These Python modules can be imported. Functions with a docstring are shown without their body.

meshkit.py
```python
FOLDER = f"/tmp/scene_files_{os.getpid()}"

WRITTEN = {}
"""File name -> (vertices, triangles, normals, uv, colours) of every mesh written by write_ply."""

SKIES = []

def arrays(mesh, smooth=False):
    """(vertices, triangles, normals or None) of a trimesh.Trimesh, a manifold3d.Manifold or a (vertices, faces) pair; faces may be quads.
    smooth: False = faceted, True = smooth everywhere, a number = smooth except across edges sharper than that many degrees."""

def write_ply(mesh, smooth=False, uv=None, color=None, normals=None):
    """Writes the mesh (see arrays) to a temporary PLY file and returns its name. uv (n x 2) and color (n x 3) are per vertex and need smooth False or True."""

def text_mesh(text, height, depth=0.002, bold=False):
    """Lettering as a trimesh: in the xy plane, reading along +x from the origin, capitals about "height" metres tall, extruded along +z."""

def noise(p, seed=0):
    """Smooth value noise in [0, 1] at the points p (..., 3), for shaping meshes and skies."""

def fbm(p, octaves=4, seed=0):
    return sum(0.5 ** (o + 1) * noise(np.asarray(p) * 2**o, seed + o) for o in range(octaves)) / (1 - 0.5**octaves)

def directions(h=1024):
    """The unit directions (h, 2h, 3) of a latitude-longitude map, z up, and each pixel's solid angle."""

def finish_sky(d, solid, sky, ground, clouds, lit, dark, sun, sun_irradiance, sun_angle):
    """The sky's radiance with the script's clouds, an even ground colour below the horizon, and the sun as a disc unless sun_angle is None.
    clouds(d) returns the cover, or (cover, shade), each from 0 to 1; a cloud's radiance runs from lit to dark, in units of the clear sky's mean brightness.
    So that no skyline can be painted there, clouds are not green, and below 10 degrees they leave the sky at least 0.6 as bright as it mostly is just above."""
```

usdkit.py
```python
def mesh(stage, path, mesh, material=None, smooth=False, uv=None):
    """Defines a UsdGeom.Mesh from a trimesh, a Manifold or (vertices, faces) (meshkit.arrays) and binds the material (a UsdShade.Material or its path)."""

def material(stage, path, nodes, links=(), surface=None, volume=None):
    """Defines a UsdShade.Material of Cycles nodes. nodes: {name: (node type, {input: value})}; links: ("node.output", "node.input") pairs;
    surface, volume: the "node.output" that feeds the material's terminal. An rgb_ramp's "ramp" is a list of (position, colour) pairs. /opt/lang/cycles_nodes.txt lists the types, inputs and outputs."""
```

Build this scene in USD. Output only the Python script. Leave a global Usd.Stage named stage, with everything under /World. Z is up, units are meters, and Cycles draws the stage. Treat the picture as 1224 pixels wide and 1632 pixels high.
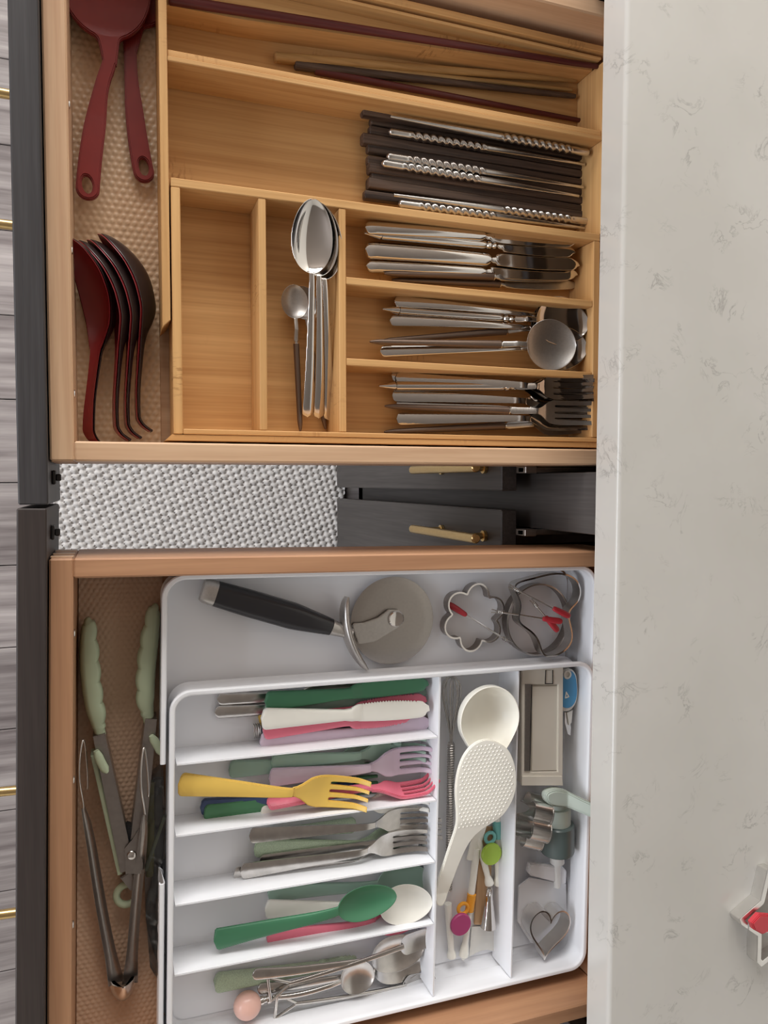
import math, random
import numpy as np, trimesh, manifold3d as m3
from shapely.geometry import Polygon, Point, LineString, box as sbox
from shapely.ops import unary_union
from shapely import affinity
from scipy.interpolate import PchipInterpolator
from pxr import Usd, UsdGeom, UsdLux, UsdShade, Gf, Sdf
import usdkit, meshkit

stage = Usd.Stage.CreateInMemory()
UsdGeom.SetStageUpAxis(stage, 'Z'); UsdGeom.SetStageMetersPerUnit(stage, 1.0)
UsdGeom.Xform.Define(stage, '/World'); UsdGeom.Scope.Define(stage, '/World/Looks')
rng = random.Random(7)
PI = math.pi

# ------------------------------------------------------------------ camera, lights, exposure
FOC = 1190.0                                   # focal length in pixels of the 1224 x 1632 picture
_n = np.array([-432, -47, FOC]); _n /= np.linalg.norm(_n)
_x = np.array([3270, -53.0, FOC]); _x -= _n * (_x @ _n); _x /= np.linalg.norm(_x)
RC = np.stack([_x, np.cross(-_n, _x), -_n], 1)  # world -> camera (right, down, forward)
CAM = np.array([0.0, 0.0, 1.5])
EXPOSURE = -0.80
cam = UsdGeom.Camera.Define(stage, '/World/camera')
_b = RC.copy(); _b[1:] *= -1                    # camera axes right, up, back
_m = np.eye(4); _m[:3, :3] = _b.T; _m[:3, 3] = CAM
cam.AddTransformOp().Set(Gf.Matrix4d(*_m.T.ravel().tolist()))
cam.CreateHorizontalApertureAttr(36.0); cam.CreateVerticalApertureAttr(48.0)
cam.CreateFocalLengthAttr(36.0 * FOC / 1224.0)
cam.CreateClippingRangeAttr((0.02, 50.0)); cam.CreateExposureAttr(EXPOSURE)

def rect_light(path, loc, look, w, h, power, color):
    l = UsdLux.RectLight.Define(stage, path)
    l.CreateWidthAttr(w); l.CreateHeightAttr(h); l.CreateIntensityAttr(power); l.CreateColorAttr(Gf.Vec3f(*color))
    z = -np.array(look, float); z /= np.linalg.norm(z)
    x = np.cross([0, 0, 1], z); x /= np.linalg.norm(x); y = np.cross(z, x)
    m = np.eye(4); m[:3, 0], m[:3, 1], m[:3, 2], m[:3, 3] = x, y, z, loc
    l.AddTransformOp().Set(Gf.Matrix4d(*m.T.ravel().tolist()))
rect_light('/World/daylight_side', (-0.3, 2.34, 1.75), (0, -1, -0.0), 2.6, 1.25, 15.0, (1.0, 0.985, 0.96))
rect_light('/World/daylight_front', (-2.54, -0.5, 1.6), (1, 0, 0), 2.2, 1.4, 11.0, (0.88, 0.93, 1.0))

# ------------------------------------------------------------------ helpers
def W(u, v, z):
    """The world point at height z that the picture shows at pixel (u, v)."""
    d = RC.T @ np.array([(u - 612) / FOC, (v - 816) / FOC, 1.0])
    return CAM + d * (z - CAM[2]) / d[2]

USED = {}
def numbered(parent, name):
    k = (parent, name); n = USED.get(k, 0); USED[k] = n + 1
    return name if n == 0 else f'{name}_{n:03d}'

def M4(m): return Gf.Matrix4d(*np.asarray(m, float).T.ravel().tolist())
def trans(p, rz=0.0):
    m = np.eye(4); c, s = math.cos(rz), math.sin(rz); m[0, 0], m[0, 1], m[1, 0], m[1, 1] = c, -s, s, c; m[:3, 3] = p
    return m
def tag(p, label=None, cat=None, group=None, kind=None):
    for k, v in (('label', label), ('category', cat), ('group', group), ('kind', kind)):
        if v: p.SetCustomDataByKey(k, v)
    return p
def thing(name, label, cat, m=None, group=None, kind=None):
    x = UsdGeom.Xform.Define(stage, '/World/' + numbered('/World', name))
    x.AddTransformOp().Set(M4(np.eye(4) if m is None else m))
    return tag(x.GetPrim(), label, cat, group, kind)
def part(parent, name, mesh, mat, smooth=35, label=None, kind=None):
    pp = str(parent.GetPath()); path = pp + '/' + numbered(pp, name)
    p = usdkit.mesh(stage, path, mesh, LOOK[mat] if isinstance(mat, str) else mat, smooth=smooth).GetPrim()
    return tag(p, label, kind=kind)
def struct(name, mesh, mat, smooth=False):
    path = '/World/' + numbered('/World', name)
    p = usdkit.mesh(stage, path, mesh, LOOK[mat], smooth=smooth).GetPrim()
    return tag(p, kind='structure')
PROTO = {}
def copy_or_build(kind, name, label, cat, m, build, group=None):
    """The first of a kind is built; later ones reference it with their own place and label."""
    if kind in PROTO:
        x = UsdGeom.Xform.Define(stage, '/World/' + numbered('/World', name))
        x.GetPrim().GetReferences().AddInternalReference(PROTO[kind])
        x.GetPrim().SetInstanceable(True)
        ops = x.GetOrderedXformOps()
        (ops[0] if ops else x.AddTransformOp()).Set(M4(m))
        return tag(x.GetPrim(), label, cat, group)
    t = thing(name, label, cat, m, group); PROTO[kind] = t.GetPath(); build(t)
    return t

def frame(A, B, roll=0.0):
    A, B = np.asarray(A, float), np.asarray(B, float)
    x = (B - A) / np.linalg.norm(B - A); y = np.cross([0, 0, 1], x); y /= np.linalg.norm(y); z = np.cross(x, y)
    c, s = math.cos(roll), math.sin(roll)
    m = np.eye(4); m[:3, 0], m[:3, 1], m[:3, 2], m[:3, 3] = x, c * y + s * z, -s * y + c * z, A
    return m
def fpx(a, za, b, zb, roll=0.0, lift=0.0): return frame(W(*a, za), W(*b, zb), roll)
def lenpx(a, za, b, zb): return float(np.linalg.norm(W(*b, zb) - W(*a, za)))
def cat(*ms): return trimesh.util.concatenate([tm(m) for m in ms])
def tm(m):
    if isinstance(m, trimesh.Trimesh): return m
    if hasattr(m, 'to_mesh'):
        a = m.to_mesh(); return trimesh.Trimesh(a.vert_properties[:, :3], a.tri_verts, process=False)
    return trimesh.Trimesh(*m, process=False)
def moved(m, t=(0, 0, 0), rz=0.0, rx=0.0, ry=0.0):
    m = tm(m).copy(); R = trimesh.transformations.euler_matrix(rx, ry, rz); R[:3, 3] = t
    m.apply_transform(R); return m
def bx(x0, x1, y0, y1, z0, z1, c=0.0008):
    c = min(c, (x1 - x0) / 2.2, (y1 - y0) / 2.2, (z1 - z0) / 2.2); pts = []
    for x, sx in ((x0, 1), (x1, -1)):
        for y, sy in ((y0, 1), (y1, -1)):
            for z, sz in ((z0, 1), (z1, -1)):
                pts += [(x, y + sy * c, z + sz * c), (x + sx * c, y, z + sz * c), (x + sx * c, y + sy * c, z)]
    return trimesh.convex.convex_hull(np.array(pts))
def man(m):
    m = tm(m); m.merge_vertices()
    return m3.Manifold(m3.Mesh(np.asarray(m.vertices, np.float32), np.asarray(m.faces, np.uint32)))
def rings(poly):
    out = []
    for g in getattr(poly, 'geoms', [poly]):
        out.append(np.asarray(g.exterior.coords)[:-1]); out += [np.asarray(r.coords)[:-1] for r in g.interiors]
    return out
def slab(poly, z0, z1, warp=None, refine=None, b=0.0):
    """A flat outline with real thickness; b steps the edge in, warp(x, y) -> dz bends it."""
    def ex(p, a, h): return m3.CrossSection(rings(p), m3.FillRule.EvenOdd).extrude(h).translate((0, 0, a))
    if b and z1 - z0 > 2.4 * b:
        inner = poly.buffer(-b * .8); mid = poly.buffer(-b * .25)
        m = ex(poly, z0 + b, z1 - z0 - 2 * b) + ex(mid, z0 + .45 * b, z1 - z0 - .9 * b)
        if not inner.is_empty: m = m + ex(inner, z0, z1 - z0)
    else: m = ex(poly, z0, z1 - z0)
    if refine: m = m.refine_to_length(refine)
    t = tm(m)
    if warp is not None:
        v = t.vertices.copy(); v[:, 2] += warp(v[:, 0], v[:, 1]); t = trimesh.Trimesh(v, t.faces, process=False)
    return t
def rrect(x0, x1, y0, y1, r): return sbox(x0 + r, y0 + r, x1 - r, y1 - r).buffer(r, quad_segs=8)
def pch(*kv):
    k = np.array(kv, float); return PchipInterpolator(k[:, 0], k[:, 1], extrapolate=True)
def loft(P, Wd, T, bowl=None, n=18, p=2.3, up=(0, 0, 1), off=None):
    """A closed body along the path P: half-widths Wd to the side, thickness T, hollowed upwards by bowl."""
    P = np.asarray(P, float); k = len(P); Wd = np.broadcast_to(Wd, k); T = np.broadcast_to(T, k)
    bowl = np.zeros(k) if bowl is None else np.broadcast_to(bowl, k)
    t = np.gradient(P, axis=0); t /= np.linalg.norm(t, axis=1, keepdims=True)
    s = np.cross(up, t); s /= np.linalg.norm(s, axis=1, keepdims=True); u = np.cross(t, s)
    a = np.linspace(0, 2 * PI, n, endpoint=False)
    ca = np.sign(np.cos(a)) * np.abs(np.cos(a)) ** (2 / p); sa = np.sign(np.sin(a)) * np.abs(np.sin(a)) ** (2 / p)
    V = P[:, None] + s[:, None] * (Wd[:, None] * ca)[..., None] + u[:, None] * (T[:, None] / 2 * sa - bowl[:, None] * (1 - ca ** 2))[..., None]
    V = V.reshape(-1, 3); F = []
    i = np.arange(k - 1)[:, None] * n; j = np.arange(n)[None]; jn = (j + 1) % n
    q = np.stack([i + j, i + n + j, i + n + jn, i + jn], -1).reshape(-1, 4)
    F = np.vstack([q[:, [0, 1, 2]], q[:, [0, 2, 3]]])
    if bowl.max() > 0:      # strip caps keep hollow ends clean
        caps = []
        for base, flip in ((0, False), ((k - 1) * n, True)):
            for m_ in range(1, n // 2):
                pass
    c0, c1 = len(V), len(V) + 1
    V = np.vstack([V, V[:n].mean(0), V[-n - 0:].mean(0)])
    e = np.arange(n); en = (e + 1) % n
    F = np.vstack([F, np.stack([np.full(n, c0), e, en], 1), np.stack([np.full(n, c1), (k - 1) * n + en, (k - 1) * n + e], 1)])
    return trimesh.Trimesh(V, F[:, ::-1] if False else F, process=False)
def tube(P, r, n=10):
    P = np.asarray(P, float); k = len(P); r = np.broadcast_to(r, k)
    t = np.gradient(P, axis=0); t /= np.maximum(np.linalg.norm(t, axis=1, keepdims=True), 1e-12)
    a = np.array([0, 0, 1.0]) if abs(t[0, 2]) < .9 else np.array([1.0, 0, 0])
    S = []; s = np.cross(a, t[0]); s /= np.linalg.norm(s)
    for i in range(k):
        s = s - t[i] * (s @ t[i]); s /= np.linalg.norm(s); S.append(s)
    S = np.array(S); U = np.cross(t, S); an = np.linspace(0, 2 * PI, n, endpoint=False)
    V = P[:, None] + r[:, None, None] * (S[:, None] * np.cos(an)[:, None] + U[:, None] * np.sin(an)[:, None])
    V = V.reshape(-1, 3); i = np.arange(k - 1)[:, None] * n; j = np.arange(n)[None]; jn = (j + 1) % n
    q = np.stack([i + j, i + n + j, i + n + jn, i + jn], -1).reshape(-1, 4)
    F = np.vstack([q[:, [0, 2, 1]], q[:, [0, 3, 2]]]); V = np.vstack([V, P[0], P[-1]]); e = np.arange(n); en = (e + 1) % n
    F = np.vstack([F, np.stack([np.full(n, k * n), en, e], 1), np.stack([np.full(n, k * n + 1), (k - 1) * n + e, (k - 1) * n + en], 1)])
    return trimesh.Trimesh(V, F[:, ::-1], process=False)
def fixn(m):
    m = tm(m); m.merge_vertices(digits_vertex=7)
    if m.volume < 0: m.invert()
    return m
def lathe(prof, n=28, axis='x'):
    m = trimesh.creation.revolve(np.array(prof, float), sections=n)
    if axis == 'x': m.apply_transform(trimesh.transformations.rotation_matrix(PI / 2, [0, 1, 0]))
    return fixn(m)
def spline(pts, n=40):
    pts = np.array(pts, float); d = np.r_[0, np.cumsum(np.linalg.norm(np.diff(pts, axis=0), axis=1))]
    from scipy.interpolate import CubicSpline
    return CubicSpline(d, pts)(np.linspace(0, d[-1], n))
def smooth_poly(pts, n=10):
    pts = np.array(pts, float); pts = np.vstack([pts, pts[:1]])
    from scipy.interpolate import CubicSpline
    d = np.r_[0, np.cumsum(np.linalg.norm(np.diff(pts, axis=0), axis=1))]
    return Polygon(CubicSpline(d, pts, bc_type='periodic')(np.linspace(0, d[-1], n * len(pts), endpoint=False))).buffer(0)
def wpoly(pts, z, smooth=False):
    q = [W(u, v, z)[:2] for u, v in pts]
    return smooth_poly(q) if smooth else Polygon(q)

# ------------------------------------------------------------------ materials
LOOK = {}
def lin(r, g, b, k=1.0):
    f = lambda c: ((c / 255 + .055) / 1.055) ** 2.4 if c > 10 else c / 255 / 12.92
    return tuple(min(.95, f(c) * k) for c in (r, g, b))
def mat(name, nodes, links, surface='p.BSDF'):
    LOOK[name] = usdkit.material(stage, '/World/Looks/' + name, nodes, links, surface=surface); return LOOK[name]
def plain(name, col, rough=.45, metal=0.0, var=.06, scale=60, bump=0.0, **kw):
    a, b = [tuple(c * (1 - var) for c in col), tuple(min(.97, c * (1 + var)) for c in col)]
    nodes = {'g': ('geometry', {}), 'n': ('noise_texture', {'scale': scale, 'detail': 4.0}), 'r': ('rgb_ramp', {'ramp': [(.3, a), (.7, b)]}),
             'p': ('principled_bsdf', {'roughness': rough, 'metallic': metal, **kw})}
    links = [('g.position', 'n.vector'), ('n.fac', 'r.fac'), ('r.color', 'p.base_color')]
    if bump:
        nodes['bp'] = ('bump', {'strength': bump, 'distance': .001}); nodes['n2'] = ('noise_texture', {'scale': scale * 12, 'detail': 2.0})
        links += [('g.position', 'n2.vector'), ('n2.fac', 'bp.height'), ('bp.normal', 'p.normal')]
    mat(name, nodes, links)
def wood(name, dark, light, axis, fine=240.0, along=5.0, rough=.5, bump=.12, knots=None, contrast=(.3, .7), spec=.3):
    sc = [fine, fine, fine]; sc[axis] = along; s2 = [c * .22 for c in sc]
    nodes = {'g': ('geometry', {}), 'oi': ('object_info', {}), 'ml': ('vector_math', {'math_type': 'multiply_add', 'vector2': (3.1, 2.3, 1.7)}),
             'm': ('mapping', {'scale': tuple(sc)}), 'm2': ('mapping', {'scale': tuple(s2)}),
             'n': ('noise_texture', {'scale': 1.0, 'detail': 3.0, 'roughness': .6}), 'nb': ('noise_texture', {'scale': 1.0, 'detail': 4.0, 'distortion': .6}),
             'mx': ('mix_float', {'fac': .5}), 'r': ('rgb_ramp', {'ramp': [(contrast[0], dark), (contrast[1], light)]}),
             'h': ('hsv', {'saturation': 1.0}), 'v': ('map_range', {'from_min': 0.0, 'from_max': 1.0, 'to_min': .9, 'to_max': 1.08}),
             'bp': ('bump', {'strength': bump, 'distance': .0006}), 'p': ('principled_bsdf', {'roughness': rough, 'specular_ior_level': spec})}
    links = [('oi.random', 'ml.vector1'), ('g.position', 'ml.vector3'), ('ml.vector', 'm.vector'), ('ml.vector', 'm2.vector'), ('m.vector', 'n.vector'), ('m2.vector', 'nb.vector'),
             ('n.fac', 'mx.a'), ('nb.fac', 'mx.b'), ('mx.result', 'r.fac'), ('r.color', 'h.color'), ('oi.random', 'v.value'), ('v.result', 'h.value'),
             ('n.fac', 'bp.height'), ('bp.normal', 'p.normal')]
    last = 'h.color'
    if knots is not None:                       # the short darker scratches at bamboo nodes
        ks = [90.0, 90.0, 90.0]; ks[axis] = 330.0
        nodes.update({'km': ('mapping', {'scale': tuple(ks)}), 'kn': ('noise_texture', {'scale': 1.0, 'detail': 3.0}), 'kr': ('rgb_ramp', {'ramp': [(.52, (0, 0, 0)), (.62, (1, 1, 1))]}),
                      'kv': ('voronoi_texture', {'scale': 13.0}), 'kvr': ('rgb_ramp', {'ramp': [(.12, (1, 1, 1)), (.3, (0, 0, 0))]}),
                      'kk': ('math', {'math_type': 'multiply'}), 'ks': ('math', {'math_type': 'multiply', 'value2': .55}), 'km2': ('mix', {'color2': knots})})
        links += [('ml.vector', 'km.vector'), ('km.vector', 'kn.vector'), ('kn.fac', 'kr.fac'), ('ml.vector', 'kv.vector'), ('kv.distance', 'kvr.fac'),
                  ('kr.color', 'kk.value1'), ('kvr.color', 'kk.value2'), ('kk.value', 'ks.value1'), ('ks.value', 'km2.fac'), (last, 'km2.color1')]
        last = 'km2.color'
    links.append((last, 'p.base_color')); mat(name, nodes, links)

BD, BL_, BK = lin(186, 137, 84), lin(222, 178, 121), lin(146, 98, 54)
wood('bamboo_along_x', BD, BL_, 0, knots=BK); wood('bamboo_along_y', BD, BL_, 1, knots=BK)
wood('drawer_wood_x', lin(188, 148, 116), lin(220, 186, 152), 0, fine=150, along=6, rough=.42, bump=.06)
wood('drawer_wood_y', lin(188, 148, 116), lin(220, 186, 152), 1, fine=150, along=6, rough=.42, bump=.06)
wood('drawer_wood_red', lin(162, 118, 88), lin(198, 152, 116), 0, fine=120, along=5, rough=.45, bump=.06)
wood('drawer_wood_red_y', lin(162, 118, 88), lin(198, 152, 116), 1, fine=120, along=5, rough=.45, bump=.06)
wood('dark_stain_y', lin(52, 49, 50), lin(72, 70, 71), 1, fine=300, along=10, rough=.45, bump=.1)
wood('dark_stain_z', lin(60, 56, 55), lin(84, 80, 78), 2, fine=300, along=10, rough=.4, bump=.1)
wood('dark_brown_y', lin(50, 43, 41), lin(66, 58, 55), 1, fine=300, along=10, rough=.5, bump=.1)
wood('espresso_brown', lin(66, 50, 44), lin(92, 72, 62), 2, fine=200, along=8, rough=.5)
wood('floor_plank', lin(96, 86, 86), lin(186, 178, 176), 0, fine=70, along=3.5, rough=.45, bump=.1, contrast=(.32, .66))
wood('chopstick_wood', lin(46, 36, 32), lin(118, 96, 82), 0, fine=420, along=14, rough=.5, bump=.25, contrast=(.35, .75))
wood('chopstick_bamboo', lin(150, 112, 66), lin(205, 165, 108), 0, fine=300, along=9, rough=.5)
wood('chopstick_red', lin(74, 34, 34), lin(108, 52, 50), 0, fine=300, along=9, rough=.3, bump=.03)
wood('pale_wood', lin(176, 140, 104), lin(206, 172, 136), 1, fine=200, along=8)

def quartz():
    nodes = {'g': ('geometry', {}), 'n': ('noise_texture', {'scale': 32.0, 'detail': 6.0, 'roughness': .62, 'distortion': .8}),
             'a': ('math', {'math_type': 'subtract', 'value2': .5}), 'b': ('math', {'math_type': 'absolute'}), 'vr': ('rgb_ramp', {'ramp': [(0, (1, 1, 1)), (.014, (.35, .35, .35)), (.035, (0, 0, 0))]}),
             'mk': ('noise_texture', {'scale': 22.0, 'detail': 3.0}), 'mr': ('rgb_ramp', {'ramp': [(.545, (0, 0, 0)), (.67, (1, 1, 1))]}),
             'x': ('math', {'math_type': 'multiply'}), 'y': ('math', {'math_type': 'multiply', 'value2': .6}),
             'cl': ('noise_texture', {'scale': 5.0, 'detail': 5.0}), 'cr': ('rgb_ramp', {'ramp': [(.3, lin(188, 185, 179)), (.7, lin(200, 197, 192))]}),
             'c': ('mix', {'color2': lin(134, 130, 126)}), 'p': ('principled_bsdf', {'roughness': .16, 'specular_ior_level': .5})}
    mat('quartz', nodes, [('g.position', 'n.vector'), ('n.fac', 'a.value1'), ('a.value', 'b.value1'), ('b.value', 'vr.fac'), ('g.position', 'mk.vector'), ('mk.fac', 'mr.fac'),
        ('vr.color', 'x.value1'), ('mr.color', 'x.value2'), ('x.value', 'y.value1'), ('y.value', 'c.fac'), ('g.position', 'cl.vector'), ('cl.fac', 'cr.fac'), ('cr.color', 'c.color1'), ('c.color', 'p.base_color')])
quartz()
plain('chrome', (.66, .63, .60), .09, 1.0, .02)
plain('steel', (.62, .60, .575), .3, 1.0, .05, 300)
plain('brushed_steel', (.56, .535, .51), .38, 1.0, .06, 500)
plain('old_steel', (.60, .58, .555), .24, 1.0, .1, 90)
plain('wheel_steel', (.44, .41, .38), .36, 1.0, .03, 400)
plain('bright_steel', (.82, .81, .79), .24, 1.0, .04, 90)
plain('dark_steel', (.36, .33, .31), .35, 1.0, .06, 200)
plain('bronze_handle', lin(118, 100, 88), .42, .7, .04)
plain('brass', (.72, .52, .24), .3, 1.0, .04, 200)
plain('white_tray', lin(241, 242, 246), .4, 0, .01, 8)
plain('white_plastic', lin(236, 233, 224), .35, 0, .012)
plain('cream_plastic', lin(249, 246, 236), .32, 0, .012)
plain('red_nylon', lin(128, 36, 33), .36, 0, .05, bump=.05)
plain('red_lacquer', lin(134, 38, 42), .3, 0, .04)
plain('black_lacquer', lin(40, 28, 27), .3, 0, .05)
plain('red_rubber', lin(190, 56, 66), .3, 0, .04)
for n_, c_ in dict(green=(66, 120, 88), pink=(226, 116, 136), lavender=(212, 194, 210), sage_green=(156, 184, 168), yellow=(226, 188, 92), navy=(64, 80, 116), leaf_green=(76, 130, 92)).items():
    plain(n_ + '_plastic', lin(*c_), .42, 0, .02)
plain('speckled_sage', lin(182, 200, 172), .6, 0, .14, 900)
plain('silicone_sage', lin(172, 184, 156), .5, 0, .03)
plain('pump_sage', lin(192, 202, 192), .35, 0, .02)
plain('pump_dark', lin(92, 104, 102), .3, 0, .03)
plain('grip_black', lin(44, 43, 46), .28, 0, .04)
plain('rubber_black', lin(34, 33, 34), .5, 0, .04)
plain('beige_plastic', lin(222, 216, 204), .4, 0, .01)
plain('blue_plastic', lin(76, 152, 200), .35, 0, .02)
plain('lime_plastic', lin(164, 196, 70), .35, 0, .02)
plain('magenta_plastic', lin(178, 66, 120), .35, 0, .02)
plain('orange_plastic', lin(236, 160, 48), .35, 0, .02)
plain('teal_plastic', lin(120, 186, 180), .35, 0, .02)
plain('skyblue_plastic', lin(110, 170, 196), .35, 0, .02)
plain('pink_ball', lin(236, 190, 176), .25, 0, .03)
plain('dark_slot', lin(60, 58, 56), .6, 0, .05)
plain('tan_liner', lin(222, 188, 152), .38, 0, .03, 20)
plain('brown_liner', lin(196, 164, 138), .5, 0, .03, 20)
plain('olive_strip', lin(150, 150, 96), .45, 0, .06)
plain('black_cord', lin(112, 116, 116), .4, 0, .06)
plain('yarn', lin(204, 201, 199), .85, 0, .16, 180)
plain('yarn_backing', lin(120, 116, 116), .9, 0, .1, 120)
plain('wall_paint', lin(214, 210, 202), .8, 0, .01, 3)
plain('ceiling_paint', lin(132, 123, 116), .9, 0, .01, 3)
plain('frame_white', lin(232, 232, 230), .5, 0, .01, 5)
plain('paper_white', lin(226, 224, 218), .6, 0, .02)
mat('clear_film', {'t': ('transparent_bsdf', {'color': (.86, .86, .86)}), 'gl': ('glossy_bsdf', {'roughness': .2, 'color': (.95, .95, .95)}), 'f': ('fresnel', {'IOR': 1.7}), 'm': ('mix_closure', {})},
    [('t.BSDF', 'm.closure1'), ('gl.BSDF', 'm.closure2'), ('f.fac', 'm.fac')], 'm.closure')
mat('window_glass', {'t': ('transparent_bsdf', {}), 'gl': ('glossy_bsdf', {'roughness': .02}), 'f': ('fresnel', {'IOR': 1.45}), 'm': ('mix_closure', {})},
    [('t.BSDF', 'm.closure1'), ('gl.BSDF', 'm.closure2'), ('f.fac', 'm.fac')], 'm.closure')

# ------------------------------------------------------------------ room shell
fl = thing('floor', None, None, kind='structure')
_y = -2.4; k = 0
while _y < 2.4:
    w = .15
    for (a, b) in ((-2.6, -1.1 + .37 * (k % 3)), (-1.1 + .37 * (k % 3), 1.1)):
        part(fl, 'plank', bx(a + .0008, b - .0008, _y + .0008, _y + w - .0008, -.02, 0, .001), 'floor_plank', smooth=False)
    _y += w; k += 1
part(fl, 'subfloor', bx(-2.6, 1.1, -2.4, 2.4, -.06, -.021), 'yarn_backing', smooth=False)
struct('ceiling', bx(-2.7, 1.2, -2.5, 2.5, 2.6, 2.65), 'ceiling_paint')
struct('wall_back', bx(1.1, 1.2, -2.5, 2.5, -.06, 2.6), 'wall_paint')
struct('wall_near', bx(-2.7, 1.2, -2.5, -2.4, -.06, 2.6), 'wall_paint')
def wall_with_window(name, n, axis, at, a0, a1, w0, w1, z0, z1):
    """a wall across the room with a window opening, its frame and pane"""
    t = thing(name, None, None, kind='structure')
    def b(p0, p1, q0, q1): return bx(at, at + .1, p0, p1, q0, q1) if axis == 0 else bx(p0, p1, at, at + .1, q0, q1)
    for nm, r in (('wall_below', (a0, a1, -.06, z0)), ('wall_above', (a0, a1, z1, 2.6)), ('wall_beside', (a0, w0, z0, z1)), ('wall_beside', (w1, a1, z0, z1))): part(t, nm, b(*r), 'wall_paint', smooth=False)
    wn = thing(f'window_{n}', None, None, kind='structure')
    def c(p0, p1, q0, q1, d0=.02, d1=.08): return bx(at + d0, at + d1, p0, p1, q0, q1) if axis == 0 else bx(p0, p1, at + d0, at + d1, q0, q1)
    fr = .05; mid = (w0 + w1) / 2
    for r in ((w0, w1, z0, z0 + fr), (w0, w1, z1 - fr, z1), (w0, w0 + fr, z0 + fr, z1 - fr), (w1 - fr, w1, z0 + fr, z1 - fr)): part(wn, 'frame', c(*r), 'frame_white', smooth=False)
    part(wn, 'pane', c(w0 + fr, w1 - fr, z0 + fr, z1 - fr, .048, .052), 'window_glass', smooth=False)
wall_with_window('wall_far', 1, 1, 2.4, -2.7, 1.2, -1.65, 1.05, 1.1, 2.4)
wall_with_window('wall_left', 2, 0, -2.7, -2.5, 2.5, -1.65, .65, .85, 2.35)

# ------------------------------------------------------------------ rug
def heightfield(xs, ys, top, bottom):
    nx, ny = len(xs), len(ys); X, Y = np.meshgrid(xs, ys, indexing='ij')
    V = np.stack([X, Y, top(X, Y)], -1).reshape(-1, 3); i = np.arange(nx * ny).reshape(nx, ny)
    q = np.stack([i[:-1, :-1], i[1:, :-1], i[1:, 1:], i[:-1, 1:]], -1).reshape(-1, 4)
    ring = np.r_[i[:, 0], i[-1, 1:], i[-2::-1, -1], i[0, -2:0:-1]]
    B = V[ring].copy(); B[:, 2] = bottom; b0 = len(V); m = len(ring)
    e = np.arange(m); en = (e + 1) % m
    F = np.vstack([q[:, [0, 1, 2]], q[:, [0, 2, 3]], np.stack([ring, b0 + e, b0 + en], 1), np.stack([ring, b0 + en, ring[en]], 1)])
    F2 = np.stack([np.full(m, b0 + m), b0 + en, b0 + e], 1)
    return trimesh.Trimesh(np.vstack([V, B, [[np.mean(xs), np.mean(ys), bottom]]]), np.vstack([F, F2]), process=False)
rug = thing('rug', 'grey and white chunky woven rug on the floor under the gap between the drawers', 'rug', trans((0, 0, 0)))
part(rug, 'backing', bx(-.104, .455, -1.0, 1.0, .0, .004), 'yarn_backing', smooth=False)
def weave(X, Y):
    a, b = .0135, .0115; xr = (X + .28 * Y) / a; r = np.floor(xr); yr = Y / b + .5 * r
    dx, dy = xr - r - .5, yr - np.floor(yr) - .5
    j = meshkit.noise(np.stack([r, np.floor(yr), 0 * r], -1) * 1.37, 3)
    return .0045 + .0075 * np.sqrt(np.clip(1 - (dx / .56) ** 2 - (dy / .56) ** 2, 0, 1)) * (.75 + .45 * j)
part(rug, 'yarn_weave', heightfield(np.arange(-.103, .4545, .0023), np.arange(-.995, .996, .0023), weave, .0041), 'yarn', smooth=60, kind='stuff')

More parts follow.
